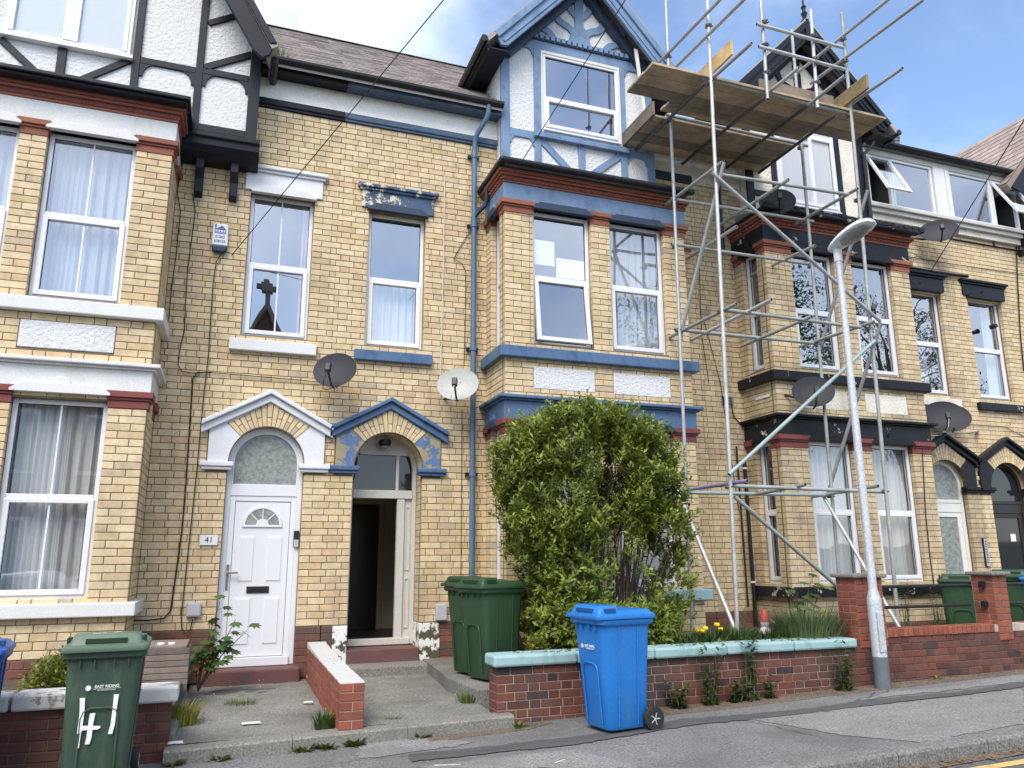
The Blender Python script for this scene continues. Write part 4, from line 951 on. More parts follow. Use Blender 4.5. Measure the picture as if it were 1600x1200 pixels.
def pale_door(H, c, mat, dm, glass):
    y = .10; f = MB(); a0, a1 = c-.455, c+.455; n = 20
    f.box(a0, a0+.06, y, y+.09, .35, 2.80); f.box(a1-.06, a1, y, y+.09, .35, 2.80); f.box(a0+.06, a1-.06, y, y+.09, 2.52, 2.58); f.box(a0+.06, a1-.06, y+.01, y+.09, 2.36, 2.52)
    f.prism([(c+.452*math.cos(math.pi*i/n), 2.80+.452*math.sin(math.pi*i/n)) for i in range(n+1)]+[(c+.39*math.cos(math.pi*i/n), 2.80+.39*math.sin(math.pi*i/n)) for i in range(n, -1, -1)], y, y+.09)
    fr = H.part(f, 'door_frame', mat, bevel=.006)
    MB().prism([(c-.39, 2.58), (c+.39, 2.58)]+[(c+.39*math.cos(math.pi*i/n), 2.80+.39*math.sin(math.pi*i/n)) for i in range(n+1)], y+.04, y+.045).build('fanlight', glass, fr)
    d = MB(); d.box(a0+.06, a0+.16, y+.02, y+.07, .36, 2.36); d.box(a1-.16, a1-.06, y+.02, y+.07, .36, 2.36); d.box(a0+.16, a1-.16, y+.021, y+.07, .36, 1.28); d.box(a0+.16, a1-.16, y+.021, y+.07, 2.28, 2.36)
    dr = H.part(d, 'door', dm, bevel=.006); MB().box(a0+.16, a1-.16, y+.04, y+.05, 1.28, 2.28).build('door_glass', glass, dr)
    return fr, dr
fr, dr = pale_door(H3, 11.62, 'upvc_aged', 'upvc_aged', 'frosted_glass')
H3.part(MB().box(11.1, 12.14, -.2, .2, .2, .35), 'door_step', 'edging_concrete', bevel=.02)
eaves(H3, 6.8, 7.76, 'cream_render', 'cream_render', 'black_gutter', 'black_paint')
main_roof(H3, 6.8, 7.76)
gable(H3, 7.76, 10.39, 9.07, 10.95, 1.0, 'cream_render', 'black_timber', 'black_timber', tracery=False, foot=9.28)
beams(H3, [((7.84, 6.9), (7.84, 9.5), .15), ((8.36, 6.9), (8.36, 9.4), .10), ((9.78, 6.9), (9.78, 9.4), .11), ((10.31, 6.9), (10.31, 9.4), .16)], -.18, 'black_timber', d=.03)
beams(H3, [((7.92, 7.62), (8.31, 7.62), .11), ((7.76, 9.42), (10.39, 9.42), .17)], -.18, 'black_timber', d=.026)
ribbon(H3, [(9.05, 9.55), (9.05, 10.4)], .14, -.215, -.18, 'black_timber')
for s_ in (-1, 1):
    ribbon(H3, [(9.05+s_*.02, 9.6), (9.05+s_*.16, 9.78), (9.05+s_*.33, 9.86), (9.05+s_*.42, 10.0), (9.05+s_*.45, 10.2)], .11, -.21, -.18, 'black_timber')
window(H3, 'F', -.20, 8.42, 9.70, 7.5, 9.28, split=.78, recess=-.02, curtain=[(.72, 1, 0, 1, 'net_curtain'), (0, .1, 0, 1, 'net_curtain')], depth=.35)
MB(Tface('F', -.24)).quad((8.46, .038, 7.54), (9.66, .038, 7.54), (9.66, .038, 9.24), (8.46, .038, 9.24)).build('window_backing', 'net_curtain', H3.r, fix=False)
H3.part(MB().box(9.12, 9.20, -.235, -.16, 7.55, 9.23), 'window_mullion', 'upvc', bevel=.006)
H3.part(MB().lathe([(.05, 0), (.075, .04), (.03, .10), (.045, .16), (.06, .20), (.03, .24), (.035, .30), (.05, .33), (.02, .38), (.012, .62), (.004, .75)], (9.07, -.5, 10.95), 10), 'finial', 'black_timber', smooth=True)
H3.part(MB().box(9.03, 9.11, -.56, -.45, 10.55, 11.0), 'finial_post', 'black_timber', bevel=.01)
m = MB().box(7.40, 10.55, -1.05, -.93, 6.885, 6.945); m.box(7.40, 7.50, -.93, 0, 6.885, 6.945); H3.part(m, 'bay_gutter', 'black_flaking', bevel=.02)
m = MB()
for i in range(160):
    x = random.uniform(7.42, 10.6); m.box(x, x+random.uniform(.03, .12), -1.06+random.uniform(0, .05), -.95, 6.93, 6.95+random.random()*.055)
H3.part(m, 'gutter_debris', 'black_paint', kind='stuff')
H3.part(MB().prismx([(-.97, 6.94), (-.18, 7.12), (-.18, 6.9), (-.97, 6.9)], 7.5, 10.5), 'bay_roof', 'lead_roof')
H3.part(MB().path([(7.28, -.3, 8.16), (7.28, -.3, 8.0), (7.28, -.09, 7.8), (7.28, -.09, 6.5)], .04, 8), 'drainpipe', 'black_gutter', smooth=True)
H3.part(MB().path([(7.42, -.07, 3.1), (7.42, -.07, .5)], .03, 8), 'drainpipe', 'black_gutter', smooth=True)
H3.part(MB().path([(7.30, -.06, 3.3), (7.31, -.06, .9)], .016, 6), 'waste_pipe', 'black_gutter', smooth=True)
for z in (2.95, 1.25): H3.part(MB().tube((7.42, -.07, z), (7.42, -.07, z+.025), .038, 8), 'pipe_collar', 'upvc')
for (x, z) in ((6.52, 6.45), (7.12, 3.95)):
    m = MB(); m.box(x, x+.21, -.012, .02, z, z+.15); ab = H3.part(m, 'air_brick', 'terracotta' if x < 7 else 'lead_roof')
    q = MB()
    for i in range(4):
        for j in range(3): q.box(x+.018+i*.047, x+.048+i*.047, -.014, -.005, z+.02+j*.042, z+.048+j*.042)
    q.build('air_hole', 'plastic_black', ab)
H3.part(MB().box(7.515, 7.522, -.66, -.33, 3.99, 4.03), 'loose_batten', 'paper')
cable(H3, [(1143, 632), (1146, 650), (1155, 660), (1162, 662)], -.02, .008); cable(H3, [(1100, 500), (1126, 600), (1146, 740), (1155, 800)], -.02, .005)
cable(H3, [(1093, 420), (1096, 520), (1108, 600)], -.015, .005); cable(H3, [(1441, 700), (1446, 800), (1453, 870), (1459, 912)], -.81, .008)
# long flat-roofed dormer shared by this house and its neighbour is built in two halves
def dormer(H, x0, x1, lights):
    H.part(MB().box(x0, x1, -.14, .0, 7.72, 7.80), 'dormer_base', 'frame_cream', bevel=.008); H.part(MB().box(x0, x1, -.19, .0, 7.80, 7.87), 'dormer_sill', 'frame_cream', bevel=.01)
    H.part(MB().box(x0, x1, -.15, .0, 8.86, 8.97), 'dormer_fascia', 'frame_cream', bevel=.006); H.part(MB().box(x0, x1, -.22, 3.5, 8.97, 9.03), 'dormer_roof', 'lead_roof')
    g = MB(); half_round(g, x0, x1, -.27, 9.05, .06); H.part(g, 'gutter', 'black_gutter')
    H.part(MB().box(x0, x1, -.07, .0, 7.60, 7.72), 'string_course', 'cream_render', bevel=.01)
    for (a, b, op) in lights:
        if op is None: H.part(MB().box(a, b, -.16, -.05, 7.87, 8.86), 'dormer_post', 'bright_white_paint', bevel=.006); continue
        T = Tface('F', -.13)
        fr = MB(T); fr.box(a, a+.05, 0, .07, 7.87, 8.86); fr.box(b-.05, b, 0, .07, 7.87, 8.86); fr.box(a+.05, b-.05, .001, .07, 8.81, 8.86); fr.box(a+.05, b-.05, .001, .07, 7.87, 7.92)
        fo = H.part(fr, 'dormer_window', 'upvc', bevel=.006)
        def Ts(u, d, z): k = (8.82-z)*math.tan(R(op)); return T(u, d-k-(.02 if op else 0), 8.82-(8.82-z)*math.cos(R(op)))
        MB(Ts).quad((a+.05, .03, 7.92), (b-.05, .03, 7.92), (b-.05, .03, 8.81), (a+.05, .03, 8.81)).build('pane', 'glass', fo, fix=False)
        if op:
            s_ = MB(Ts); s_.box(a+.01, a+.07, 0, .05, 7.89, 8.84); s_.box(b-.07, b-.01, 0, .05, 7.89, 8.84); s_.box(a+.07, b-.07, 0, .05, 7.89, 7.95); s_.box(a+.07, b-.07, 0, .05, 8.78, 8.84); s_.build('sash', 'upvc', fo, bevel=.006)
        q = .0; r_ = MB(T)
        for P in (((a, 1.2, 7.5), (b, 1.2, 7.5), (b, 1.2, 8.95), (a, 1.2, 8.95)), ((a, .08, 7.5), (a, 1.2, 7.5), (a, 1.2, 8.95), (a, .08, 8.95)), ((b, .08, 7.5), (b, 1.2, 7.5), (b, 1.2, 8.95), (b, .08, 8.95)), ((a, .08, 8.95), (b, .08, 8.95), (b, 1.2, 8.95), (a, 1.2, 8.95)), ((a, .08, 7.5), (b, .08, 7.5), (b, 1.2, 7.5), (a, 1.2, 7.5))): r_.quad(*P)
        o = len(H.room.v); H.room.v += r_.v; H.room.f += [tuple(i+o for i in f) for f in r_.f]
dormer(H3, 10.45, 12.41, [(10.50, 11.08, 24), (11.09, 12.10, 0), (12.12, 12.40, None)])
H3.part(MB().path([(10.55, -.33, 9.0), (10.5, -.3, 8.9), (10.36, -.24, 8.75), (10.35, -.24, 6.95)], .035, 8), 'drainpipe', 'black_gutter', smooth=True)
m = MB(); m.lathe([(.075, 0), (.06, .15), (.075, .16), (.075, .21), (.085, .22), (.08, .27), (.0, .28)], (12.60, 1.0, 9.95), 12); m.tube((12.6, 1, 9.0), (12.6, 1, 9.96), .06, 10); H3.part(m, 'roof_vent', 'lamp_base', smooth=True)
H3.done('buff_brick_sooty', 'dark_plinth_brick')

# ============ house with the black door at the edge of the picture
H4 = House('buff brick house with black glazed door and black pointed doorcase beyond the railings', 13.8, ST3, (12.42, 16.4))
H4.wall('F', 0, 12.41, 16.5, .84, 7.62, [(12.74, 13.60, 4.43, 6.37), door_rect(13.10)], [ped_hole(13.10)], jag=(1, 0)); H4.plinth('F', 0, 12.41, 16.5, .25, .84, [door_rect(13.10)])
window(H4, 'F', 0, 12.74, 13.60, 4.43, 6.37, mat='upvc', curtain=[(.72, 1, 0, 1, 'grey_curtain')], recess=.10)
H4.part(MB().box(12.6, 13.74, -.075, .10, 4.20, 4.34), 'sill', 'black_flaking', bevel=.01); lintel_block(H4, 12.62, 13.70, 6.39, 6.71, 'black_paint', 'black_paint')
doorcase(H4, 13.10, 'black_paint', 'black_paint', 'black_paint')
fr, dr = pale_door(H4, 13.10, 'dark_door', 'dark_door', 'dark_glass')
MB().box(13.14, 13.26, .128, .135, 1.87, 2.0).build('white_plate', 'decal_white', dr)
H4.room.box(12.6, 13.6, .3, .32, .4, 3.3)
dormer(H4, 12.41, 14.32, [(12.415, 12.50, None), (12.51, 13.62, 0), (13.63, 14.3, 26)])
H4.part(MB().box(12.26, 12.34, -.035, .0, 1.44, 1.92), 'entry_keypad', 'plastic_black', bevel=.004)
m = MB()
m.box(12.268, 12.332, -.039, -.034, 1.45, 1.91); kp = H4.part(m, 'keypad_plate', 'grey_box')
for i in range(9): MB().box(12.285, 12.318, -.042, -.038, 1.50+i*.044, 1.522+i*.044).build('keypad_button', 'plastic_black', kp)
# neighbouring slated roof slope that rises beyond the dormer
pr = lambda u, v: Vector((13.80+v*2.2, -.36+4.3*u, 8.72+v*2.2*1.11))
m = MB(); m.prism([(13.78, 8.68), (16.0, 11.15), (18.2, 8.68), (18.1, 8.58), (16.0, 11.02), (13.88, 8.58)], -.36, 4.05)
rr = H4.part(m, 'gable_roof', 'slate_brown'); slates(rr, pr, 'slate_brown', 18, 14)
H4.part(MB().prism([(14.33, 7.62), (17.7, 7.62), (17.7, 8.9), (16.0, 10.9), (14.33, 9.0)], -.2, 3.9), 'gable_wall', 'black_timber')
m = MB(); m.prism([(13.86, 8.62), (16.0, 11.0), (16.0, 10.7), (14.1, 8.55)], -.40, -.362); H4.part(m, 'bargeboard', 'black_timber')
for (x, y, w, ym) in ((1553, 510, .05, 6), (1598, 395, .08, 8)):
    p = onY(x, y, -.06); H4.part(MB().tube((p.x, 0, p.z), (p.x, -.12, p.z), w, 10, w*.7), 'pipe_stub', 'black_gutter')
cable(H4, [(1418, 401), (1470, 410), (1540, 420), (1600, 428)], -.02, .006); cable(H4, [(1420, 418), (1465, 426), (1512, 432)], -.05, .03); cable(H4, [(1418, 405), (1435, 400), (1470, 410), (1440, 404), (1425, 395), (1417, 396)], -.04, .005)
cable(H4, [(1512, 663), (1572, 667), (1585, 675), (1600, 682)], -.02, .006); cable(H4, [(1588, 385), (1590, 440), (1594, 520), (1600, 580)], -.03, .012)
H4.done('buff_brick', 'dark_plinth_brick', 200)
# ------------------------------------------------------------------ front gardens: walls, paths, steps
RB = dict(ch=.0753, bs=.215, bh=.103, d=.10)
YW = -2.92
def garden_wall(name, label, x, mat='red_brick', mort='pale_mortar'):
    t = thing(name, label, 'wall', (x, YW, zg(x))); return t
def brick_core(t, spec, mat, mort, limit=200, holes=()):
    b = Bricks(); m = MB()
    for (face, fixed, u0, u1, z0, z1) in spec: b.lay(face, fixed, u0, u1, z0, z1, **RB)
    return b, m
# wall with the pale teal coping
t = garden_wall('garden_wall', 'low weathered red brick wall with chipped pale teal coping', 4.5)
b = Bricks(); z0 = .655-8*.0753
b.lay('F', YW, 2.40, 6.52, z0, .655, **RB); b.lay('L', 2.40, YW+.10, YW+.22, z0, .655, **RB)
core = MB().box(2.408, 6.52, YW+.008, YW+.215, z0, .652).build('core', 'pale_mortar', t); b.finish(core, 'red_brick', 290)
for i in range(5):
    a = 2.36+i*.842; w = .842
    m = MB(); n = 7
    for k in range(n): pass
    m.box(a+.002, a+w-.003, YW-.05, YW+.25, .655+random.uniform(-.003, .003), .757+random.uniform(-.004, .004)); m.build('coping', 'teal_coping', t, bevel=.022)
m = MB()
for i in range(90):
    x = random.uniform(2.6, 6.4); y = YW+random.uniform(.0, .24); s_ = random.uniform(.006, .02); m.box(x, x+s_*1.6, y, y+s_, .757, .759+s_*.5)
m.build('crumbs', 'moss', t, kind='stuff')
# wall in front of the white-door house
t = garden_wall('garden_wall', 'low red brick wall with cracked white coping behind the bin marked 41', -1.6)
b = Bricks(); b.lay('F', YW, -5, -.34, .535-7*.0753, .535, **RB); b.lay('R', -.34, YW+.10, YW+.22, .535-7*.0753, .535, **RB)
core = MB().box(-5, -.348, YW+.008, YW+.215, 0, .53).build('core', 'mortar', t); b.finish(core, 'red_brick', 200)
for (a, w) in ((-.93, .64), (-1.45, .51), (-2.4, .94), (-3.4, .99), (-5, 1.59)): MB().box(a+.004, a+w-.004, YW-.055, YW+.25, .535, .655).build('coping', 'white_coping', t, bevel=.018)
# wall between the two paths, painted white on top
t = thing('dividing_wall', 'low red brick dividing wall with white painted top between two paths', 'wall', (1.08, -1.5, zg(1)))
b = Bricks(); XD0, XD1, YD = .975, 1.19, -2.975
z0 = .602-6*.0753
b.lay('F', YD, XD0, XD1, z0, .602, **RB); b.lay('L', XD0, YD+.10, -.02, z0, .602, **RB); b.lay('R', XD1, YD+.10, -.02, z0, .602, **RB)
core = MB().box(XD0+.008, XD1-.008, YD+.008, -.0, z0, .600).build('core', 'pale_mortar', t); b.finish(core, 'new_red_brick', 250)
m = MB(); n = 40; L_, R_ = [], []
for i in range(n+1):
    y = YD+.004+(-.02-YD)*i/n; zz = .606+.05*(i/n)**3+random.uniform(-.002, .003); L_.append((XD0+random.uniform(-.002, .006), y, zz)); R_.append((XD1+random.uniform(-.006, .002), y, zz))
for i in range(n):
    m.quad(L_[i], R_[i], R_[i+1], L_[i+1]); m.quad(L_[i], L_[i+1], (L_[i+1][0], L_[i+1][1], .598), (L_[i][0], L_[i][1], .598)); m.quad(R_[i], R_[i+1], (R_[i+1][0], R_[i+1][1], .598), (R_[i][0], R_[i][1], .598))
m.quad(L_[0], R_[0], (R_[0][0], R_[0][1], .598), (L_[0][0], L_[0][1], .598)); m.build('painted_top', 'white_top', t)
# right-hand wall with piers and soldier course
t = garden_wall('garden_wall', 'red brick wall with upright brick top course and two tall brick piers', 9.0)
b = Bricks(); z0 = .742-9*.0753
b.lay('F', YW, 6.50, 14, z0, .742, **RB)
core = MB().box(6.52, 14, YW+.008, YW+.215, z0, .74).build('core', 'mortar', t)
px2 = onY(1518, 905, YW+.27).x
x = 7.05; sol = unit_brick(.066, .086, .2)
sol.materials.append(MATS['new_red_brick'])
while x < 13.5:
    if not (px2-.07 < x < px2+.5):
        o = bpy.data.objects.new('soldier_brick', sol); COL.objects.link(o); o.parent = t; o.location = Vector((x+.036, YW-.015, .787+random.uniform(-.003, .003)))-ORG[t]
    x += .0745
MB().box(7.04, 13.6, YW-.003, YW+.18, .744, .824).build('mortar_bed', 'pale_mortar', t)
b.finish(core, 'red_brick', 200)
px2 = onY(1518, 905, YW+.27).x
for (a, w) in ((6.64, .40), (px2, onY(1571, 905, YW).x-px2)):
    pb = Bricks(); zb = .742 if a > 7 else .64
    for (fc, fx, u0, u1) in (('F', YW-.012, a, a+w), ('L', a, YW+.088, YW+.28), ('R', a+w, YW+.088, YW+.28)): pb.lay(fc, fx, u0, u1, 1.395-10*.0753, 1.395, **RB)
    pc = MB().box(a+.008, a+w-.008, YW, YW+.285, 1.395-10*.0753, 1.393).build('pier', 'pale_mortar', t); pb.finish(pc, 'new_red_brick', 100)
    MB().box(a-.04, a+w+.04, YW-.055, YW+.33, 1.395, 1.44).build('pier_cap', 'edging_concrete', t, bevel=.015)
rl = thing('railing', 'pair of black iron rails fixed between the brick piers', 'railing', (7.7, YW+.12, .8))
for z in (1.285, 1.055):
    MB().tube((6.87, YW+.12, z), (8.5, YW+.12, z), .019, 8).build('rail', 'black_metal', rl)
    MB().box(px2-.05, px2+.01, YW+.09, YW+.15, z-.035, z+.035).build('rail_bracket', 'black_metal', rl)
rl = thing('railing', 'pair of black iron rails running on beyond the second brick pier', 'railing', (11, YW+.12, .8))
for z in (1.285, 1.055): MB().tube((8.93, YW+.12, z), (13.4, YW+.12, z), .019, 8).build('rail', 'black_metal', rl)
# paths, edging and beds
def slab(name, mat, P, kind='structure', d=.3):
    m = MB(); n = len(P)
    m.add([p for p in P]+[(x, y, z-d) for x, y, z in P], [tuple(range(n))]+[(i, i+n, (i+1) % n+n, (i+1) % n) for i in range(n)])
    o = m.build(name, mat); o['kind'] = kind; return o
def relief(name, mat, x0, x1, y0, y1, za, zb, nx, ny, amp=.006):
    m = MB(); V = {}
    for i in range(nx+1):
        for j in range(ny+1):
            x = x0+(x1-x0)*i/nx; y = y0+(y1-y0)*j/ny; V[i, j] = len(m.v); m.v.append((x, y, za+(zb-za)*j/ny+random.uniform(-amp, amp)))
    m.f = [(V[i, j], V[i+1, j], V[i+1, j+1], V[i, j+1]) for i in range(nx) for j in range(ny)]
    o = m.build(name, mat, smooth=True, fix=False); o['kind'] = 'structure'; return o
p1 = relief('garden_path', 'concrete', -.30, .985, -2.9, .05, zg(.3)+.098, .235, 14, 30)
p2 = relief('garden_path', 'concrete', 1.18, 2.42, -2.9, .05, zg(1.8)+.098, .27, 14, 30)
MB().poly([(-.15, -.62, .2315), (.16, -.92, .221), (.62, -.70, .2275), (.60, -.52, .234), (.0, -.45, .237)]).build('drain_cover', 'tarmac_dark', p1, fix=False)
ed = MB().box(-.36, 2.5, -3.03, -2.9, 0, .12).build('edging', 'edging_concrete'); ed['kind'] = 'structure'
for (a, b_) in ((-.36, .60), (.605, 1.55), (1.555, 2.52)):
    m = MB(); pr = [(-3.065, -.1), (-3.065, .09), (-3.05, .105), (-2.86, .105), (-2.86, -.1)]; n = len(pr)
    m.add([(a, y, z+zg(a)) for y, z in pr]+[(b_, y, z+zg(b_)) for y, z in pr], [tuple(range(n)), tuple(range(2*n-1, n-1, -1))]+[(i, i+n, (i+1) % n+n, (i+1) % n) for i in range(n)]); m.build('edging_stone', 'edging_concrete', ed)
slab('bin_slab', 'concrete', [(2.40, -2.35, .37), (2.30, -1.6, .385), (2.36, -.9, .39), (2.40, 0, .40), (3.3, 0, .40), (3.3, -2.35, .38)])
relief('garden_bed', 'earth', 3.28, 7.9, YW+.2, .05, .60, .62, 40, 20, .02); relief('garden_bed', 'earth', 2.60, 3.28, YW+.2, -2.38, .55, .56, 6, 3, .02); relief('garden_bed', 'earth', -5, -.33, YW+.2, .0, .47, .52, 30, 16, .02); relief('garden_bed', 'earth', 7.9, 14, YW+.2, .05, .68, .50, 30, 16, .02)
m = MB()                                                            # broken kerb stones at the side of the white-door path
for i in range(7):
    y = -2.75+i*.32; m.box(-.42, -.30, y, y+.29, .1, .27+random.uniform(-.02, .03))
so_ = m.build('path_kerb', 'edging_concrete', bevel=.02); so_['kind'] = 'structure'
slab('grit_verge', 'grit', [(3.6, -3.2, zg(3.6)+.006), (4.6, -3.26, zg(4.6)+.006), (6.2, -3.18, zg(6.2)+.006), (8.2, -3.15, zg(8.2)+.006), (12, -3.1, zg(12)+.006), (12, -2.9, zg(12)+.006), (3.6, -2.9, zg(3.6)+.006)], d=.1)
slab('grit_verge', 'grit', [(1.7, -3.24, zg(1.7)+.005), (2.6, -3.2, zg(2.6)+.005), (2.9, -3.05, zg(2.9)+.005), (2.9, -2.95, zg(2.9)+.005), (1.7, -3.03, zg(1.7)+.005)], d=.1)

# ------------------------------------------------------------------ wheelie bins
def rrect(w, d, z, r=.06, n=4, cy=0):
    P = []
    for (sx, sy, a0) in ((1, 1, 0), (-1, 1, 90), (-1, -1, 180), (1, -1, 270)):
        for k in range(n+1): a = R(a0+90*k/n); P.append((sx*(w/2-r)+r*math.cos(a), cy+sy*(d/2-r)+r*math.sin(a), z))
    return P
def wheelie_bin(label, loc, rot, body, lid, group=None, logo=True, number=None, lidopen=0):
    t = thing('wheelie_bin', label, 'bin', (0, 0, 0), group)
    m = MB(); m.loft([rrect(.37, .40, .03, .05), rrect(.39, .42, .05, .055), rrect(.435, .47, .5, .06, cy=-.01), rrect(.475, .525, .90, .06, cy=-.02)], True)
    bo = m.build('body', body, t, smooth=True)
    m = MB(); m.loft([rrect(.50, .55, .885, .05, cy=-.02), rrect(.525, .58, .90, .05, cy=-.02), rrect(.525, .58, .935, .05, cy=-.02)], True); m.build('rim', body, t, smooth=True, bevel=0)
    m = MB(); m.loft([rrect(.545, .625, .94, .04, cy=-.03), rrect(.55, .635, .955, .04, cy=-.03), rrect(.54, .625, .975, .04, cy=-.03), rrect(.50, .57, .985, .04, cy=-.02), rrect(.47, .52, 1.005, .05, cy=0), rrect(.40, .40, 1.012, .06, cy=.03)], True)
    lo = m.build('lid', lid, t, smooth=True)
    m = MB(); m.loft([rrect(.46, .22, .985, .03, cy=-.20), rrect(.42, .19, 1.045, .03, cy=-.185), rrect(.40, .17, 1.052, .03, cy=-.18)], True); m.build('lid_hump', lid, lo, smooth=True)
    MB().box(-.13, .13, -.313, -.29, .995, 1.025).build('hand_slot', 'slot_shade_blue' if 'blue' in lid else 'slot_shade_green', lo)  # raised block coloured like the shaded hollow of a hand recess
    for s_ in (-1, 1): MB().box(s_*.238-.012, s_*.238+.012, -.25, -.14, .995, 1.03).build('hand_slot', 'slot_shade_blue' if 'blue' in lid else 'slot_shade_green', lo)
    m = MB(); m.tube((-.20, .275, .965), (.20, .275, .965), .014, 8)
    for x in (-.2, 0, .2): m.tube((x, .275, .965), (x, .22, .92), .012, 6)
    m.build('handle', body, t)
    for s_ in (-1, 1):
        x = s_*.235; m = MB()
        w = MB(lambda a, b_, c_: (x+c_, .23+a, .10+b_)); w.lathe([(.055, -.025), (.095, -.025), (.10, -.015), (.10, .015), (.095, .025), (.055, .025)], n=20); wo_ = w.build('wheel', 'rubber', t, smooth=True)
        w = MB(lambda a, b_, c_: (x+c_, .23+a, .10+b_)); w.lathe([(.0, -.02), (.056, -.018), (.056, .018), (.0, .02)], n=12); w.build('rim', 'lamp_base', wo_)
        w = MB()
        for k in range(5): a = k*2*math.pi/5; w.tube((x+s_*.021, .23, .10), (x+s_*.021, .23+.05*math.cos(a), .10+.05*math.sin(a)), .007, 5)
        w.build('spokes', 'grey_box', wo_)
    MB().tube((-.24, .23, .10), (.24, .23, .10), .012, 8).build('axle', 'black_metal', t)
    fy = lambda z: -.20-.0185-(z-.05)*(.0735/.85)                 # front face of the body
    pts = [(-.115, .08), (-.115, .50), (-.10, .545), (-.06, .565), (.06, .565), (.10, .545), (.115, .50), (.115, .08)]
    MB().path([(x, fy(z)-.001, z) for x, z in pts], .007, 6).build('pressed_panel', body, bo, smooth=True)
    for s_ in (-1, 1):
        for y in (-.1, .1): MB().path([(s_*(.20+(z-.05)*.05), y-.01, z) for z in (.06, .3, .6, .88)], .006, 5).build('side_rib', body, bo, smooth=True)
    for x in (-.15, -.06, .06, .15): MB().box(x-.004, x+.004, fy(.87)-.016, fy(.87)+.01, .84, .886).build('rim_rib', body, bo)
    if logo:
        z = .70; tl = math.atan(.0735/.85); M_ = Matrix.Translation((0, fy(z)-.004, z))@Matrix.Rotation(R(90)+tl, 4, 'X')
        text('EAST RIDING', .026, 'decal_white', bo, M_@Matrix.Translation((.03, .006, 0)), 'lettering', .0004); text('OF YORKSHIRE COUNCIL', .010, 'decal_white', bo, M_@Matrix.Translation((.03, -.018, 0)))
        q = MB(lambda a, b_, c_: tuple((M_@Vector((a, b_, c_))))); q.prismz([(-.085+.018*math.cos(k*math.pi/8), .018*math.sin(k*math.pi/8)) for k in range(16)], 0, .001); q.prismz([(-.055, -.010), (.115, -.008), (.115, -.0065), (-.055, -.008)], 0, .001); q.build('logo', 'decal_white', bo)
    if number:
        tl = math.atan(.0735/.85); M_ = Matrix.Translation((0, fy(.45)-.0045, .45))@Matrix.Rotation(R(90)+tl, 4, 'X')
        q = MB(lambda a, b_, c_: tuple((M_@Vector((a, b_, c_)))))
        def stroke(P, w):
            l, r_ = [], []
            for i, (x, y) in enumerate(P): l.append((x-w*(.75+.3*random.random())/2, y)); r_.append((x+w*(.75+.3*random.random())/2, y))
            q.prismz(l+r_[::-1], 0, .0016)
        stroke([(-.115, .19), (-.11, .10), (-.108, .02), (-.112, -.04)], .032); q.prismz([(-.115, .010), (.012, -.002), (.014, -.014), (-.005, -.024), (-.115, -.022)], .0003, .002)
        stroke([(-.042, .085), (-.047, 0), (-.051, -.07), (-.058, -.115)], .034); stroke([(.092, .20), (.090, .10), (.086, .0), (.078, -.06)], .032); stroke([(-.104, -.03), (-.106, -.09), (-.108, -.135)], .007)
        q.build('painted_number', 'decal_white', bo)
        q = MB().box(-.10, -.05, -.20, -.185, 1.0525, 1.0535); q.box(-.04, -.01, -.2, -.19, 1.0525, 1.0535); q.add([(.03, -.2, 1.0545), (.045, -.2, 1.0545), (.085, -.13, 1.0545), (.07, -.13, 1.0545)], [(0, 1, 2, 3)]); q.build('painted_mark', 'decal_white', lo)
    t.location = loc; t.rotation_euler = (0, 0, R(rot)); return t
wheelie_bin('bright blue wheelie bin on the pavement by the teal-topped wall', (3.315, -3.50, zg(3.3)+.002), -82, 'bin_blue', 'bin_blue')
wheelie_bin('dusty green wheelie bin with 41 painted in white', (-.765, -3.47, zg(-.76)+.002), 3, 'bin_green_dusty', 'bin_lid_dusty', number=1)
wheelie_bin('deep blue wheelie bin beside the green bin marked 41', (-1.70, -3.28, zg(-1.7)+.002), 6, 'bin_blue_deep', 'bin_blue_deep', logo=False)
wheelie_bin('green wheelie bin standing by the teal-topped wall end and privet bush', (2.74, -1.80, .382), -72, 'bin_green', 'bin_green', logo=False)
wheelie_bin('green wheelie bin against the blue drainpipe, behind another green bin', (2.70, -1.38, .388), -72, 'bin_green', 'bin_green', logo=False)
p = onY(1497, 900, -1.5); wheelie_bin('dark green wheelie bin behind the rails in front of the pale door', (p.x, -1.5, p.z-1.02), -48, 'bin_green', 'bin_green', logo=False)
p = onY(1576, 893, -1.6); wheelie_bin('green wheelie bin behind the far rails next to a blue bin', (p.x, -1.6, p.z-1.02), -50, 'bin_green', 'bin_green', logo=False)
p = onY(1600, 895, -1.75); wheelie_bin('blue wheelie bin behind the far rails next to a green bin', (p.x+.1, -1.9, p.z-1.03), -50, 'bin_blue', 'bin_blue', logo=False)

# ------------------------------------------------------------------ street lamp
t = thing('street_lamp', 'grey galvanised street lamp with white oval lantern in front of the scaffold', 'lamp', (6.70, -3.13, zg(6.7)))
lx, ly, z0 = 6.70, -3.13, zg(6.7)
MB().lathe([(.080, -.05), (.080, .33)], (lx, ly, z0), 20).build('base', 'lamp_base', t, smooth=True)
MB().lathe([(.0775, .33), (.0765, .36), (.0755, .90), (.0745, .93), (.048, 1.03), (.046, 1.06), (.038, 4.93)], (lx+.0, ly, z0), 20).build('column', 'lamp_grey', t, smooth=True)
MB().box(lx-.052, lx+.03, ly-.082, ly-.05, z0+.38, z0+.80).build('access_door', 'lamp_grey', t, bevel=.006)
MB().tube((lx+.02, ly-.077, z0+.76), (lx+.02, ly-.086, z0+.76), .007, 6).build('lock', 'plastic_black', t)
MB().lathe([(.045, 4.86), (.048, 4.87), (.048, 5.02), (.04, 5.03)], (lx, ly, z0), 16).build('spigot', 'lantern_white', t, smooth=True)
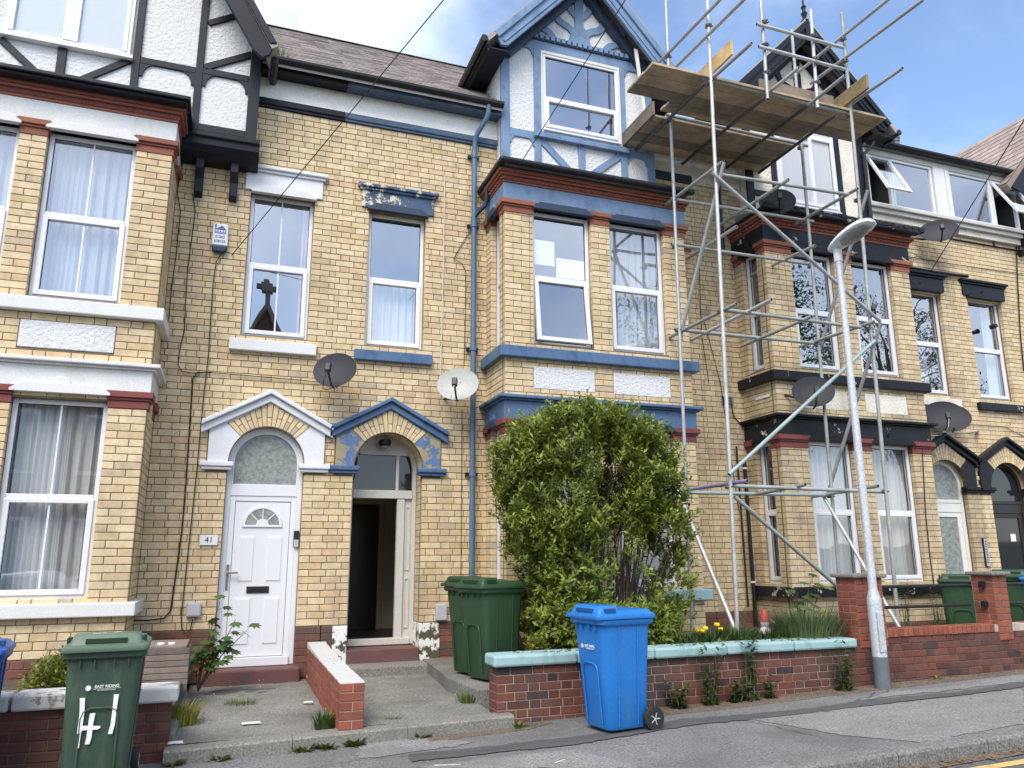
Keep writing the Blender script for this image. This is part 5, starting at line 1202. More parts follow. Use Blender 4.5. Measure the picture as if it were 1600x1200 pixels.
def lantern(T_, name, mat, prof, par):
    rings = []
    for (v, w, zt_, zb_) in prof:
        rings.append([T_(w*math.cos(2*math.pi*k/16), v, (zt_ if math.sin(2*math.pi*k/16) >= 0 else zb_)*abs(math.sin(2*math.pi*k/16))) for k in range(16)])
    m = MB(); m.loft(rings); return m.build(name, mat, par, smooth=True)
tp = Vector((lx, ly, z0+5.06)); th = R(9)
TL = lambda x, v, z: (tp.x+x, tp.y-v*math.cos(th)-z*math.sin(th), tp.z+v*math.sin(th)+z*math.cos(th))
hd = lantern(TL, 'lantern', 'lantern_white', [(-.10, .03, .03, -.02), (-.085, .07, .055, -.035), (0, .105, .085, -.04), (.14, .14, .10, -.035), (.30, .155, .10, -.03), (.44, .145, .085, -.03), (.53, .11, .055, -.02), (.57, .05, .025, -.01)], t)
lantern(TL, 'lens', 'lantern_lens', [(.10, .04, -.03, -.045), (.16, .11, -.03, -.075), (.30, .132, -.03, -.085), (.42, .12, -.03, -.07), (.51, .08, -.02, -.04)], hd)
MB().tube(TL(0, 0, .08), TL(0, 0, .115), .025, 10).build('photocell', 'lantern_white', hd)

# ------------------------------------------------------------------ satellite dishes
def dish(label, c, az, el, w, h, mat, wall=None, lnb='plastic_black', cables=None):
    t = thing('satellite_dish', label, 'satellite dish', (0, 0, 0), 'satellite dishes on the house fronts')
    m = MB(); nr, na = 5, 28; dep = .055
    def pt(r_, a): return (w/2*r_*math.cos(a), dep*r_*r_*-1+dep*.0, h/2*r_*math.sin(a))
    V = [(0, 0, 0)]+[pt((k+1)/nr, 2*math.pi*i/na) for k in range(nr) for i in range(na)]
    F = [(0, 1+(i+1) % na, 1+i) for i in range(na)]+[(1+k*na+i, 1+k*na+(i+1) % na, 1+(k+1)*na+(i+1) % na, 1+(k+1)*na+i) for k in range(nr-1) for i in range(na)]
    n0 = len(V); V2 = [(x, y+.006, z) for x, y, z in V]; F2 = [tuple(i+n0 for i in reversed(f)) for f in F]
    o = 1+(nr-1)*na; rim = [(o+i, o+(i+1) % na, n0+o+(i+1) % na, n0+o+i) for i in range(na)]
    m.add(V+V2, F+F2+rim); m.build('reflector', mat, t, smooth=True, fix=False)
    m = MB(); m.path([(0, -.0, -h*.47), (0, -.10, -h*.5), (0, -.30, -h*.32)], .014, 6); m.build('arm', 'black_metal', t, smooth=True)
    m = MB(); m.box(-.035, .035, -.34, -.27, -h*.36, -h*.14); l = m.build('receiver_head', lnb, t, bevel=.01); MB().tube((0, -.27, -h*.2), (0, -.22, -h*.18), .026, 10).build('feed_horn', 'grey_box', l)
    m = MB(); m.box(-.05, .05, .006, .05, -.07, .07); m.tube((0, .04, 0), (0, .14, -.03), .02, 8); m.build('mount', 'black_metal', t)
    for (p0, p1) in ((.03, .05), (-.05, .04)): MB().tube((p0, -.002, p1), (p0, -.006, p1), .008, 6).build('bolt', 'plastic_black', t)
    if cables: MB().path([(0, -.32, -h*.36), (-.03, -.30, -h*.62), (-.06, -.2, -h*.72), (-.05, -.06, -h*.6), (0, .02, -h*.4)], .005, 5).build('lead', cables, t, smooth=True)
    t.rotation_euler = (R(-el), 0, R(az)); t.location = c
    if wall is not None:
        b_ = MB(); M_ = Matrix.Translation(c)@(Matrix.Rotation(R(az), 4, 'Z')@Matrix.Rotation(R(-el), 4, 'X')); p0 = M_@Vector((0, .13, -.03)); p1 = Vector(wall)
        inv = M_.inverted(); b_.path([inv@p0, inv@((p0+p1)/2+Vector((0, 0, -.03))), inv@p1], .017, 6); q = inv@p1
        b_.build('bracket', 'black_metal', t, smooth=True)
    return t
def dpos(x, y, Y): return tuple(onY(x, y, Y))
def W0(c, dx=.0, dz=-.12, y=0): return (c[0]+dx, y, c[2]+dz)
AZ = -24
c = dpos(525, 581, -.32); dish('dark grey satellite dish above the white pediment', c, AZ, 18, .56, .50, 'dish_dark', W0(c, .05), cables='cable_black')
c = dpos(716, 603, -.34); dish('pale weathered satellite dish beside the blue drainpipe', c, AZ, 18, .56, .49, 'dish_pale', W0(c, -.1), cables='cable_pale')
c = dpos(1214, 318, -.95); dish('dark satellite dish on the bay roof behind the scaffold', c, AZ-8, 16, .56, .5, 'dish_dark', (c[0], -.5, 7.05))
c = dpos(1270, 614, -1.12); dish('dark satellite dish on the bay below the flaking black sill', c, AZ-8, 16, .60, .50, 'dish_dark', (c[0]-.25, -.8, c[2]+.02), cables='cable_black')
c = dpos(1467, 363, -.35); dish('dark satellite dish under the long dormer window', c, AZ-16, 16, .66, .48, 'dish_dark', (c[0]-.36, 0, c[2]-.02))
c = dpos(1473, 651, -.55); dish('dark satellite dish by the black sill above the pale door, in front of another', c, AZ-12, 16, .66, .52, 'dish_dark', (c[0]-.28, -.02, c[2]-.02), cables='cable_pale')
c = dpos(1484, 655, -.22); dish('dark satellite dish half hidden behind another above the pale door', c, AZ-12, 16, .66, .52, 'dish_dark', (c[0]+.15, 0, c[2]))
m = MB(); m.tube(dpos(1452, 682, -.10), dpos(1530, 674, -.10), .014, 8); m.tube(dpos(1527, 675, -.10), dpos(1527, 675, 0), .03, 8)
tag(m.build('aerial_bracket', 'galv_dull', smooth=True, loc=dpos(1490, 678, -.1)), 'thin metal bracket arm under the two overlapping satellite dishes', 'bracket')

# ------------------------------------------------------------------ small fittings on the white-door house
t = thing('alarm_box', 'white burglar alarm box with navy base and house logo', 'alarm', (-.375, 0, 5.5))
m = MB(); m.prism([(-.475, 5.56), (-.28, 5.56), (-.285, 5.84), (-.30, 5.86), (-.455, 5.86), (-.47, 5.84)], -.075, 0); ab = m.build('case', 'alarm_white', t, bevel=.015)
MB().prism([(-.475, 5.558), (-.28, 5.558), (-.295, 5.49), (-.32, 5.475), (-.435, 5.475), (-.46, 5.49)], -.078, 0).build('strobe', 'alarm_navy', t, bevel=.015)
m = MB(); m.prism([(-.445, 5.72), (-.31, 5.72), (-.31, 5.782), (-.362, 5.835), (-.415, 5.79), (-.445, 5.79)], -.0785, -.074); m.prism([(-.448, 5.797), (-.428, 5.797), (-.428, 5.845), (-.448, 5.845)], -.0785, -.074); m.build('logo', 'decal_blue', t)
m = MB()
for i in range(4): m.box(-.436+i*.032, -.413+i*.032, -.0795, -.078, 5.745, 5.768)
m.box(-.44, -.315, -.0795, -.078, 5.728, 5.733); m.build('logo_mark', 'alarm_white', t)
text('01262', .046, 'decal_blue', t, facing(-.378, -.0770, 5.675), bold=.001); text('678105', .046, 'decal_blue', t, facing(-.378, -.0770, 5.615), bold=.001)
t = thing('number_plate', 'small white plate with the number 41 beside the white door', 'sign', (-.225, 0, 1.80))
MB().box(-.325, -.122, -.022, 0, 1.80, 1.92).build('plate', 'bright_white_paint', t, bevel=.006); text('41', .095, 'plastic_black', t, facing(-.223, -.0235, 1.86), 'number')
t = thing('meter_box', 'small grey utility box on the brick wall beside the white door', 'utility box', (-.33, 0, .99))
MB().box(-.405, -.25, -.06, 0, .99, 1.15).build('case', 'grey_box', t, bevel=.01); MB().box(-.395, -.26, -.066, -.058, 1.005, 1.135).build('cover', 'grey_box', t, bevel=.006)
p = MB(); p.box(2.56, 2.70, -.06, 0, .86, 1.06); t = p.build('meter_box', 'grey_box', bevel=.01, loc=(2.63, 0, .86)); tag(t, 'small grey utility box beside the porch, behind the green bins', 'utility box')
# slatted storage box
t = thing('storage_box', 'brown slatted storage box with lid behind the bin marked 41', 'storage box', (-.5, -1.5, .48))
X0, X1, Y0, Y1 = -.86, -.285, -1.50, -.9
for i in range(7): z = .40+i*.057; MB().box(X0, X1, Y0, Y0+.02, z, z+.052).build('slat', 'box_slat', t, bevel=.004)
MB().box(X0+.01, X1-.01, Y0+.02, Y1, .40, .77).build('carcass', 'box_slat', t); MB().box(X0-.0, X1-.03, Y0+.05, Y1+.03, .79, .82).build('lid', 'box_slat', t, bevel=.006)
for (x, w) in ((-.70, .09), (-.56, .07), (-.46, .07)): MB().tube((x, -1.3, .82), (x, -1.3, .835), w/2, 10).build('jar_lid', 'litter', t)
# ------------------------------------------------------------------ scaffold tower
t = thing('scaffold_tower', 'galvanised tube scaffold tower with timber deck in front of the black-trimmed house', 'scaffold', (6.85, -1.65, .6))
q4 = lambda a, b: (940+a/3.2, b/3.2)
zB = lambda a, b: (1020+a/3.75, 240+b/3.75)
zC = lambda a, b: (1020+a/2.3075, 500+b/2.3075)
YF, YR = -2.14, -1.15
TR = .0245
def tube(name, p0, p1, mat='galv'):
    m = MB(); m.tube(p0, p1, TR, 12); o = m.build(name, mat, t, smooth=True)
    d = (Vector(p1)-Vector(p0)).normalized()
    for p, s_ in ((Vector(p0), -1), (Vector(p1), 1)): MB().tube(p+d*s_*.0005, p+d*s_*.001, TR*.78, 10).build('bore', 'plastic_black', o)
    return o
def ext(p0, p1, z): p0, p1 = Vector(p0), Vector(p1); return p0+(p1-p0)*((z-p0.z)/(p1.z-p0.z))
STD = {}
for k, (b0, tp, Y, zt_, mt) in dict(A=((.6365*8.85, YR, .55), (1040, 0), YR, 11.0, 'galv'), B=((.713*7.86, YF, .55), (1105, 0), YF, 11.0, 'galv'), C=((.909*8.85, YR, .55), q4(950, 150), YR, None, 'galv_dull'), D=((1.019*7.86, YF, .55), q4(1200, 65), YF, None, 'galv_dull')).items():
    P = onY(*tp, Y); top = ext(b0, P, zt_) if zt_ else P; STD[k] = (Vector(b0), Vector(top)); tube('standard', b0, top, mt)
    MB().box(b0[0]-.075, b0[0]+.075, b0[1]-.075, b0[1]+.075, .60, .61).build('base_plate', 'coupler_rust', t)
def at(k, z): return ext(*STD[k], z)
e0, e1 = onY(*q4(830, 495), YF-.05), onY(*q4(795, 0), YF-.05); tube('standard', e0, ext(e0, e1, 10.9)); tube('standard', onY(*q4(1080, 540), YF-.05), onY(*q4(1045, 50), YF-.05), 'galv')
def lx_(a, b, Y, mat='galv_dull', name='ledger'): return tube(name, onY(*a, Y), onY(*b, Y), mat)
lx_(q4(500, 388), q4(1240, 570), YF+.055); lx_(q4(325, 575), q4(1030, 730), YR+.055)
lx_(q4(775, 120), q4(1205, 238), YF-.10, 'galv', 'guard_rail'); lx_(q4(785, 232), q4(1215, 347), YF-.10, 'galv', 'guard_rail')
lx_(zB(345, 115), zB(1145, 240), YF+.055); lx_(zB(105, 265), zB(940, 398), YR+.055); lx_(zB(110, 530), zB(930, 650), YR+.055)
lx_(zB(395, 912), zB(1215, 1018), YF+.055); lx_(zB(130, 1030), zB(985, 1115), YR+.055)
lx_(zC(270, 597), zC(838, 620), YF+.055); lx_(zC(125, 622), zC(640, 632), YR+.055, 'tube_teal')
def ly_(a, b, X, mat='galv_dull', name='transom'): return tube(name, onX(*a, X), onX(*b, X), mat)
xf = lambda p: onY(*p, YF).x
xr = lambda p: onY(*p, YR).x
for a, b in ((q4(520, 415), q4(170, 755)), (q4(815, 490), q4(385, 835)), (q4(1035, 525), q4(625, 838)), (q4(1170, 575), q4(785, 865))): ly_(a, b, xf(a), 'tube_shaded')  # transoms below the deck, coloured dark for the shade there
XL, XR = at('B', 8.4).x, at('D', 8.4).x
ly_(q4(540, 405), q4(750, 215), XL+.05, 'galv'); ly_(q4(1205, 550), q4(1505, 340), XR+.06, 'galv'); ly_(q4(1035, 525), q4(1215, 380), xf(q4(1035, 525)), 'galv'); ly_(q4(845, 455), q4(985, 340), xf(q4(845, 455)), 'galv')
ly_(q4(290, 310), q4(600, -10), XL-.05, 'galv', 'guard_rail'); ly_(q4(365, 340), q4(725, -16), XL-.05, 'galv', 'guard_rail'); ly_(q4(945, 392), q4(1440, -8), XR, 'galv', 'guard_rail'); ly_(q4(1045, 418), q4(1610, -3), XR, 'galv', 'guard_rail')
ly_(zB(25, 340), zB(405, 52), at('A', 6.6).x+.05); ly_(zB(400, 415), zB(795, 152), xf(zB(775, 185))); ly_(zB(765, 455), zB(1200, 205), at('D', 6.6).x-.05)
ly_(zB(200, 618), zB(490, 428), xr(zB(345, 545)), 'galv'); ly_(zB(575, 712), zB(950, 540), xr(zB(790, 628)))
ly_(zB(100, 1075), zB(490, 880), at('A', 4.7).x+.05); ly_(zB(225, 1092), zB(695, 855), xf(zB(575, 945)), 'galv'); ly_(zB(520, 1128), zB(930, 955), xf(zB(905, 985))); ly_(zB(825, 1142), zB(1295, 985), at('D', 4.7).x-.05)
ly_(zC(125, 612), zC(340, 580), at('A', 2.5).x+.05, 'tube_purple'); ly_(zC(372, 628), zC(550, 593), xf(zC(530, 600))); ly_(zC(575, 637), zC(812, 598), at('D', 2.5).x-.05)
tube('brace', onY(*zB(345, 110), YF-.055), onY(*zB(1335, 985), YF-.055)); tube('brace', onY(*zC(275, 557), YF-.055), onY(*zC(800, 75), YF-.055), 'tube_teal'); tube('brace', onY(*zC(295, 637), YF-.055), onY(*zC(668, 962), YF-.055), 'galv_dull')
XA_, XD_ = at('A', 5).x, at('D', 5).x
def sb(k0, z0, k1, z1, dx, mat='galv_dull'): p, q = at(k0, z0), at(k1, z1); d = (q-p).normalized()*.25; tube('brace', p-d+Vector((dx, 0, 0)), q+d+Vector((dx, 0, 0)), mat)
sb('B', 6.5, 'A', 4.75, .05); sb('D', 6.5, 'C', 4.75, .05); sb('D', 4.5, 'C', 2.75, .05); sb('A', 2.30, 'B', .85, -.05, 'galv'); sb('C', 2.30, 'D', .85, -.05, 'galv')
def coupler(p):
    p = Vector(p); m = MB(); m.box(p.x-.036, p.x+.036, p.y-.036, p.y+.036, p.z-.024, p.z+.024); m.tube(p+Vector((-.062, -.02, .0)), p+Vector((.062, -.02, 0)), .011, 6); m.tube(p+Vector((0, -.062, 0)), p+Vector((0, .062, 0)), .011, 6); m.build('coupler', 'coupler_rust', t, bevel=.008)
for k in 'ABCD':
    Y = YR if k in 'AC' else YF
    for z in ((2.46, 4.69, 6.62, 7.98) if k in 'BD' else (2.47, 4.72, 5.97, 6.67, 7.98)): coupler(at(k, z)+Vector((0, .03, 0)))
for k, zs in (('A', (9.03,)), ('B', (8.86, 9.5))):
    for z in zs: coupler(at(k, z))
for p in ((q4(815, 110), YF-.08), (q4(818, 225), YF-.08), (q4(1058, 180), YF-.08), (q4(1065, 295), YF-.08), (q4(1205, 195), YF-.05), (q4(1215, 305), YF-.05), (q4(1075, 415), YF-.05), (q4(825, 365), YF-.05)): coupler(onY(*p[0], p[1]))
def board(x0, x1, y0, y1, z0, z1, mat='scaffold_board', name='deck_board', rx=0):
    m = MB(); m.box(x0, x1, y0, y1, z0, z1); o = m.build(name, mat, t, bevel=.004); return o
for i in range(3): board(4.86+random.uniform(-.03, .03), 8.86+random.uniform(-.03, .03), -2.14+i*.235, -2.14+i*.235+.225, 8.045, 8.083)
for i in range(2): board(5.55+random.uniform(-.05, .05), 8.06+random.uniform(-.03, .05), -1.435+i*.12, -1.435+i*.12+.115, 8.045, 8.083)
for i in range(4): board(5.50+random.uniform(-.05, .02), 8.05+random.uniform(-.05, .05), -1.10+i*.235, -1.10+i*.235+.225, 8.005, 8.043)
# toe boards
def toeY(a, b, X, h, mat='toe_board'):
    p, q = onX(*a, X), onX(*b, X); m = MB(); m.add([(X-.019, p.y, p.z), (X+.019, p.y, p.z), (X+.019, p.y, p.z+h), (X-.019, p.y, p.z+h), (X-.019, q.y, q.z), (X+.019, q.y, q.z), (X+.019, q.y, q.z+h), (X-.019, q.y, q.z+h)], [(0, 1, 2, 3), (4, 5, 6, 7), (0, 1, 5, 4), (1, 2, 6, 5), (2, 3, 7, 6), (3, 0, 4, 7)]); m.build('toe_board', mat, t, bevel=.004)
toeY(q4(1160, 575), q4(1335, 440), XR-.05, .222); toeY(q4(480, 442), q4(655, 272), XL+.12, .222)
p = onY(*q4(790, 432), YF+.12); q = onY(*q4(1158, 520), YF+.12); MB().box(p.x, q.x, YF+.10, YF+.138, 8.086, 8.308).build('toe_board', 'scaffold_board', t, bevel=.004)
MB().box(5.44, 5.478, -1.15, -.2, 8.0, 8.222).build('toe_board', 'scaffold_board', t, bevel=.004)
p, q = onY(*q4(172, 245), -.42), onY(*q4(228, 650), -.42); m = MB(); m.add([(p.x-.03, p.y, p.z), (p.x+.03, p.y, p.z), (q.x+.03, q.y, q.z), (q.x-.03, q.y, q.z), (p.x-.03, p.y+.02, p.z), (p.x+.03, p.y+.02, p.z), (q.x+.03, q.y+.02, q.z), (q.x-.03, q.y+.02, q.z)], [(0, 1, 2, 3), (4, 5, 6, 7), (0, 1, 5, 4), (1, 2, 6, 5), (2, 3, 7, 6), (3, 0, 4, 7)]); m.build('loose_batten', 'cable_pale', t)

# ------------------------------------------------------------------ overhead wires
def wire(label, pts, r_=.006, sag=.0, n=10):
    P = [Vector(p) for p in pts]; a, b_ = P[0], P[-1]; L_ = [a.lerp(b_, i/n)-Vector((0, 0, sag*4*(i/n)*(1-i/n))) for i in range(n+1)]
    o = MB().path(L_, r_, 5).build('overhead_wire', 'cable_black', smooth=True, loc=tuple(a)); tag(o, label, 'wire', 'overhead wires')
a = onY(362, 399, -.03); d = onY(693, 0, -4.0); wire('overhead wire fixed to the wall under the alarm box', [a, a+(d-a)*1.35])
a = onY(803, 271, -1.0); d = onY(977, 0, -4.2); wire('overhead wire fixed to the blue-trimmed bay', [a, a+(d-a)*1.4])
a = onY(1455, 423, -.05); d = onY(1600, 188, -3.5); wire('overhead wire passing the dish under the dormer', [a, a+(d-a)*1.4], .008)
# ------------------------------------------------------------------ plants
def leaf(m, p, d, up, l, w):
    d = d.normalized(); s_ = d.cross(up)
    if s_.length < 1e-3: s_ = Vector((1, 0, 0))
    s_.normalize(); n = s_.cross(d); b_ = p+d*l*.5-n*l*.06
    m.add([p, b_+s_*w/2, p+d*l-n*l*.18, b_-s_*w/2], [(0, 1, 2), (0, 2, 3)])
def rv(): return Vector((random.gauss(0, 1), random.gauss(0, 1), random.gauss(0, 1))).normalized()
# privet bush
t = thing('privet_bush', 'tall leafy green privet bush behind the teal-topped wall', 'bush', (3.95, -1.95, .6))
def half_w(z):                                      # outline read from the photograph, at Y=-2
    for (z0, l0, r0), (z1, l1, r1) in zip(OUT[:-1], OUT[1:]):
        if z0 <= z <= z1:
            k = (z-z0)/(z1-z0); return l0+(l1-l0)*k, r0+(r1-r0)*k
    return None
OUT = [(.66, 3.40, 4.55), (.85, 3.15, 4.75), (1.10, 3.10, 4.88), (1.30, 3.13, 4.97), (1.7, 2.98, 4.97), (2.1, 2.84, 4.98), (2.5, 2.76, 4.93), (2.75, 2.76, 4.88), (2.92, 2.82, 4.82), (3.04, 2.98, 4.68), (3.13, 3.25, 4.40), (3.20, 3.6, 4.1)]
stems = MB(); lv = MB(); tips = []
roots = [Vector((4.0+random.uniform(-.35, .4), -1.95+random.uniform(-.15, .2), .6)) for _ in range(13)]
def inside(p):
    h = half_w(p.z)
    if not h: return False
    cx, hw = (h[0]+h[1])/2, (h[1]-h[0])/2; return ((p.x-cx)/hw)**4+((p.y+1.95)/.56)**4 < 1
for i in range(1150):
    for _ in range(30):
        z = random.uniform(.68, 3.19); h = half_w(z); cx, hw = (h[0]+h[1])/2, (h[1]-h[0])/2; a = random.uniform(0, 2*math.pi); k = random.uniform(.45, 1.0)**.7
        p = Vector((cx+hw*k*math.copysign(abs(math.cos(a))**.6, math.cos(a)), -1.95+.56*k*math.copysign(abs(math.sin(a))**.6, math.sin(a)), z))
        if ((p.x-4.45)/.34)**2+((p.z-1.45)/.50)**2 < 1 and random.random() < .93: continue       # gaps through which the window shows
        if ((p.x-3.86)/.20)**2+((p.z-1.55)/.28)**2 < 1 and random.random() < .85: continue
        if ((p.x-3.95)/.22)**2+((p.z-2.35)/.16)**2 < 1 and random.random() < .8: continue
        if ((p.x-3.35)/.16)**2+((p.z-2.3)/.18)**2 < 1 and random.random() < .75: continue
        if inside(p): break
    r_ = min(roots, key=lambda q: (q.x-p.x)**2+random.random()*.5); mid = r_.lerp(p, .55)+Vector((random.uniform(-.1, .1), random.uniform(-.1, .1), .12))
    if i % 10 == 0: stems.path([r_, r_.lerp(mid, .5)+rv()*.04, mid, mid.lerp(p, .5)+rv()*.04, p], .006, 4, [.013, .010, .007, .005, .003])
    tips.append((p, (p-mid).normalized()))
for p, d in tips:
    for k in range(9):
        q = p+rv()*random.uniform(.0, .17); dd = (d*.7+rv()*.8+Vector((0, -.15, .75))).normalized(); ln = random.uniform(.07, .17)
        for j in range(9):
            f = j/8; b_ = q+dd*ln*f; a = rv(); a = (a-dd*a.dot(dd)).normalized(); leaf(lv, b_, a*.8+dd*.75, dd, random.uniform(.045, .085), random.uniform(.020, .032))
for i in range(26):                                   # loose shoots out of the top
    x = random.uniform(3.55, 4.5); h = .12+.3*random.random()*math.exp(-((x-4.0)/.3)**2); b0 = Vector((x, -1.95+random.uniform(-.3, .3), 3.04)); tp_ = b0+Vector((random.uniform(-.08, .08), 0, h)); stems.path([b0, tp_], .003, 3)
    for j in range(12): f = j/11; a = rv(); a.z = abs(a.z); leaf(lv, b0.lerp(tp_, f), a, Vector((0, 0, 1)), .04, .014)
stems.build('stems', 'bark', t); lv.build('foliage', 'privet_leaf', t, fix=False)
print('privet leaves', len(lv.f)//2)
def shrub(label, c, rx, ry, rz, n, mat, ll, lw, name='shrub', stem='stem_green', up=.5):
    t = thing(name, label, 'plant', (c[0], c[1], c[2])); lv = MB(); st = MB()
    for i in range(n):
        a = rv(); a.z = abs(a.z); p = Vector(c)+Vector((a.x*rx, a.y*ry, a.z*rz))*random.uniform(.55, 1)
        if i % 3 == 0: st.tube(Vector(c)+Vector((a.x*rx*.2, a.y*ry*.2, 0)), p, .006, 3, .002)
        for k in range(9): leaf(lv, p+rv()*rx*.16, rv()+Vector((0, 0, up))+a*.6, Vector((0, 0, 1)), ll*random.uniform(.7, 1.2), lw*random.uniform(.7, 1.2))
    st.build('stems', stem, t); lv.build('foliage', mat, t, fix=False); return t
def tuft(label, c, r_, h, n, mat, w=.012, name='weed', lean=.4, heads=None):
    t = thing(name, label, 'plant', tuple(c)); m = MB(); c = Vector(c)
    for i in range(n):
        a = random.uniform(0, 2*math.pi); q = random.random()**.5*r_; b_ = c+Vector((math.cos(a)*q, math.sin(a)*q*.7, 0)); hh = h*random.uniform(.5, 1); ln = Vector((math.cos(a), math.sin(a), 0))*lean*hh*random.random()
        s_ = Vector((-math.sin(a), math.cos(a), 0))*w/2; md = b_+ln*.4+Vector((0, 0, hh*.6)); tp_ = b_+ln+Vector((0, 0, hh))
        m.add([b_-s_, b_+s_, md+s_*.8, md-s_*.8, tp_], [(0, 1, 2, 3), (3, 2, 4)])
    m.build('blades', mat, t, fix=False)
    if heads:
        for i in range(heads[0]):
            a = random.uniform(0, 6.28); p = c+Vector((math.cos(a)*r_*.7, math.sin(a)*r_*.5, h*random.uniform(.8, 1.15)))
            MB().lathe([(0, -.02), (.028, -.012), (.034, .005), (.026, .02), (0, .024)], tuple(p), 8).build('flower', heads[1], t, smooth=True); MB().tube(p, Vector((p.x, p.y, c.z)), .003, 4).build('flower_stem', 'stem_green', t)
    return t
def rosette(label, c, n, ll, lw, mat, stems_=0, h=.2):
    t = thing('weed', label, 'plant', tuple(c)); m = MB(); c = Vector(c); s_ = MB()
    for i in range(n):
        a = random.uniform(0, 6.28); e = random.uniform(.15, 1.1); d = Vector((math.cos(a)*math.cos(e), math.sin(a)*math.cos(e), math.sin(e))); b_ = c+Vector((math.cos(a), math.sin(a)*.6, 0))*random.uniform(0, ll*.8)
        leaf(m, b_, d, Vector((0, 0, 1)), ll*random.uniform(.6, 1.2), lw*random.uniform(.7, 1.2))
    for i in range(stems_):
        b_ = c+Vector((random.uniform(-.05, .05), random.uniform(-.03, .03), 0)); tp_ = b_+Vector((random.uniform(-.08, .08), -.02, h*random.uniform(.6, 1))); s_.tube(b_, tp_, .005, 4, .002)
        for k in range(18): a = rv(); a.z = abs(a.z)*.6; leaf(m, b_.lerp(tp_, .15+.85*k/11), a, Vector((0, 0, 1)), ll*random.uniform(.6, 1.1), lw)
    if s_.v: s_.build('stems', 'stem_green', t)
    m.build('leaves', mat, t, fix=False); return t
shrub('yellow-green shrub behind the white coping', (-1.22, -2.30, .50), .32, .26, .40, 420, 'yellow_leaf', .045, .024)
shrub('variegated yellow shrub low beside the privet bush', (3.03, -2.35, .62), .16, .16, .24, 60, 'yellow_leaf', .05, .028)
# sycamore sapling with lobed leaves by the white door
def lobed(m, p, d, up, s_):
    d = d.normalized(); x = d.cross(up).normalized(); n = x.cross(d); P = []
    for a, r_ in ((0, 1), (18, .62), (32, .92), (52, .5), (72, .72), (98, .40), (150, .30)): P.append((a, r_))
    pts = [p+d*(s_*r_*math.cos(R(a)))+x*(s_*r_*math.sin(R(a)))-n*(s_*.15*r_*r_) for a, r_ in P]+[p+d*(s_*r_*math.cos(R(a)))-x*(s_*r_*math.sin(R(a)))-n*(s_*.15*r_*r_) for a, r_ in P[::-1][:-1]]
    k = len(pts); m.add([p]+pts, [(0, i+1, (i+1) % k+1) for i in range(k)])
def sapling(label, base, tips_, size, mat='maple_leaf', nl=5):
    t = thing('sapling', label, 'plant', tuple(base)); st = MB(); base = Vector(base)
    for tp_ in tips_:
        tp_ = Vector(tp_); st.path([base, base.lerp(tp_, .5)+Vector((random.uniform(-.05, .05), 0, .05)), tp_], .006, 5, [.008, .006, .003])
        for k in range(nl):
            m = MB(); f = .45+.55*k/max(1, nl-1); p = base.lerp(tp_, f)+Vector((0, 0, .04)); a = random.uniform(0, 6.28); q = p+Vector((math.cos(a)*.08, math.sin(a)*.07-.03, .03)); st.tube(p, q, .003, 4)
            lobed(m, q, Vector((math.cos(a), math.sin(a)*.7-.35, -.25)), Vector((0, -.35, 1)), size*random.uniform(.7, 1.1)); m.build('leaf', mat, t, fix=False)
    st.build('stems', 'bark', t); return t
b0 = (-.20, -.62, .26)
sapling('sycamore sapling with broad lobed leaves growing beside the white door step', b0, [tuple(onY(x, y, -.68)) for x, y in ((344, 940), (333, 985), (318, 998), (368, 968), (386, 985), (345, 1005), (330, 1020), (352, 1028), (318, 1035))], .12, nl=5)
c0 = onY(1255, 985, -1.6); sapling('dark lobed-leaf sapling growing behind the lavender by the pier', (c0.x, -1.6, .62), [tuple(onY(x, y, -1.55)) for x, y in ((1245, 918), (1268, 905), (1262, 925), (1235, 930), (1280, 925), (1250, 940))], .13, 'maple_leaf', 4)
# lavender, flowers and border plants along the teal wall
for (px, py, n, r_, h) in ((1262, 985, 900, .34, .46),): p = onY(px, py, -2.45); tuft('dense grey-green lavender bush leaning over the teal coping', (p.x, -2.48, .62), .42, .50, 1500, 'lavender_leaf', .010, 'lavender_bush', .9)
k = 0
for (x, y, h, lab) in ((4.45, -2.5, .20, 'dark border plant under the privet by the bin lid'), (4.75, -2.5, .24, 'dark border plant beside the blue bin lid'), (5.85, -2.45, .24, 'leafy border plant beside the lavender'), (5.02, -2.48, .26, 'clump of yellow flowers behind the teal coping'), (5.35, -2.45, .30, 'broad bladed border plant beside the scaffold foot'), (5.62, -2.5, .22, 'low border plant between the scaffold feet and the garden ornament')):
    tuft(lab, (x, y, .62), .24, h, 260, 'dark_leaf', .03, 'border_plant', .9, (5, 'flower_yellow') if 'yellow' in lab else None)
for (x, y, lab) in ((4.62, -2.62, 'tall thin weed stems behind the teal coping by the bin'), (5.55, -2.3, 'tall seeding weed stems beside the scaffold pole')):
    rosette(lab, (x, y, .62), 12, .05, .015, 'grass_blade', 5, .50)
for i, (px, py, st_, h, ll, lab) in enumerate(((1105, 1100, 7, .42, .06, 'dark bushy weed against the red wall right of the blue bin'), (1062, 1108, 3, .2, .05, 'small dark weed by the blue bin wheel'), (1165, 1093, 5, .50, .06, 'tall drooping weed in the middle of the red wall'), (1205, 1092, 2, .16, .04, 'low creeping weed at the foot of the red wall'), (1313, 1078, 5, .34, .06, 'upright leafy weed at the wall foot left of the lamp'), (1150, 1098, 3, .18, .05, 'low spreading weed beneath the tall drooping weed'))):
    p = onG(px, py); rosette(lab, (p.x, -3.02, zg(p.x)), 60, ll*1.35, .034, 'dark_leaf', st_+4, h)
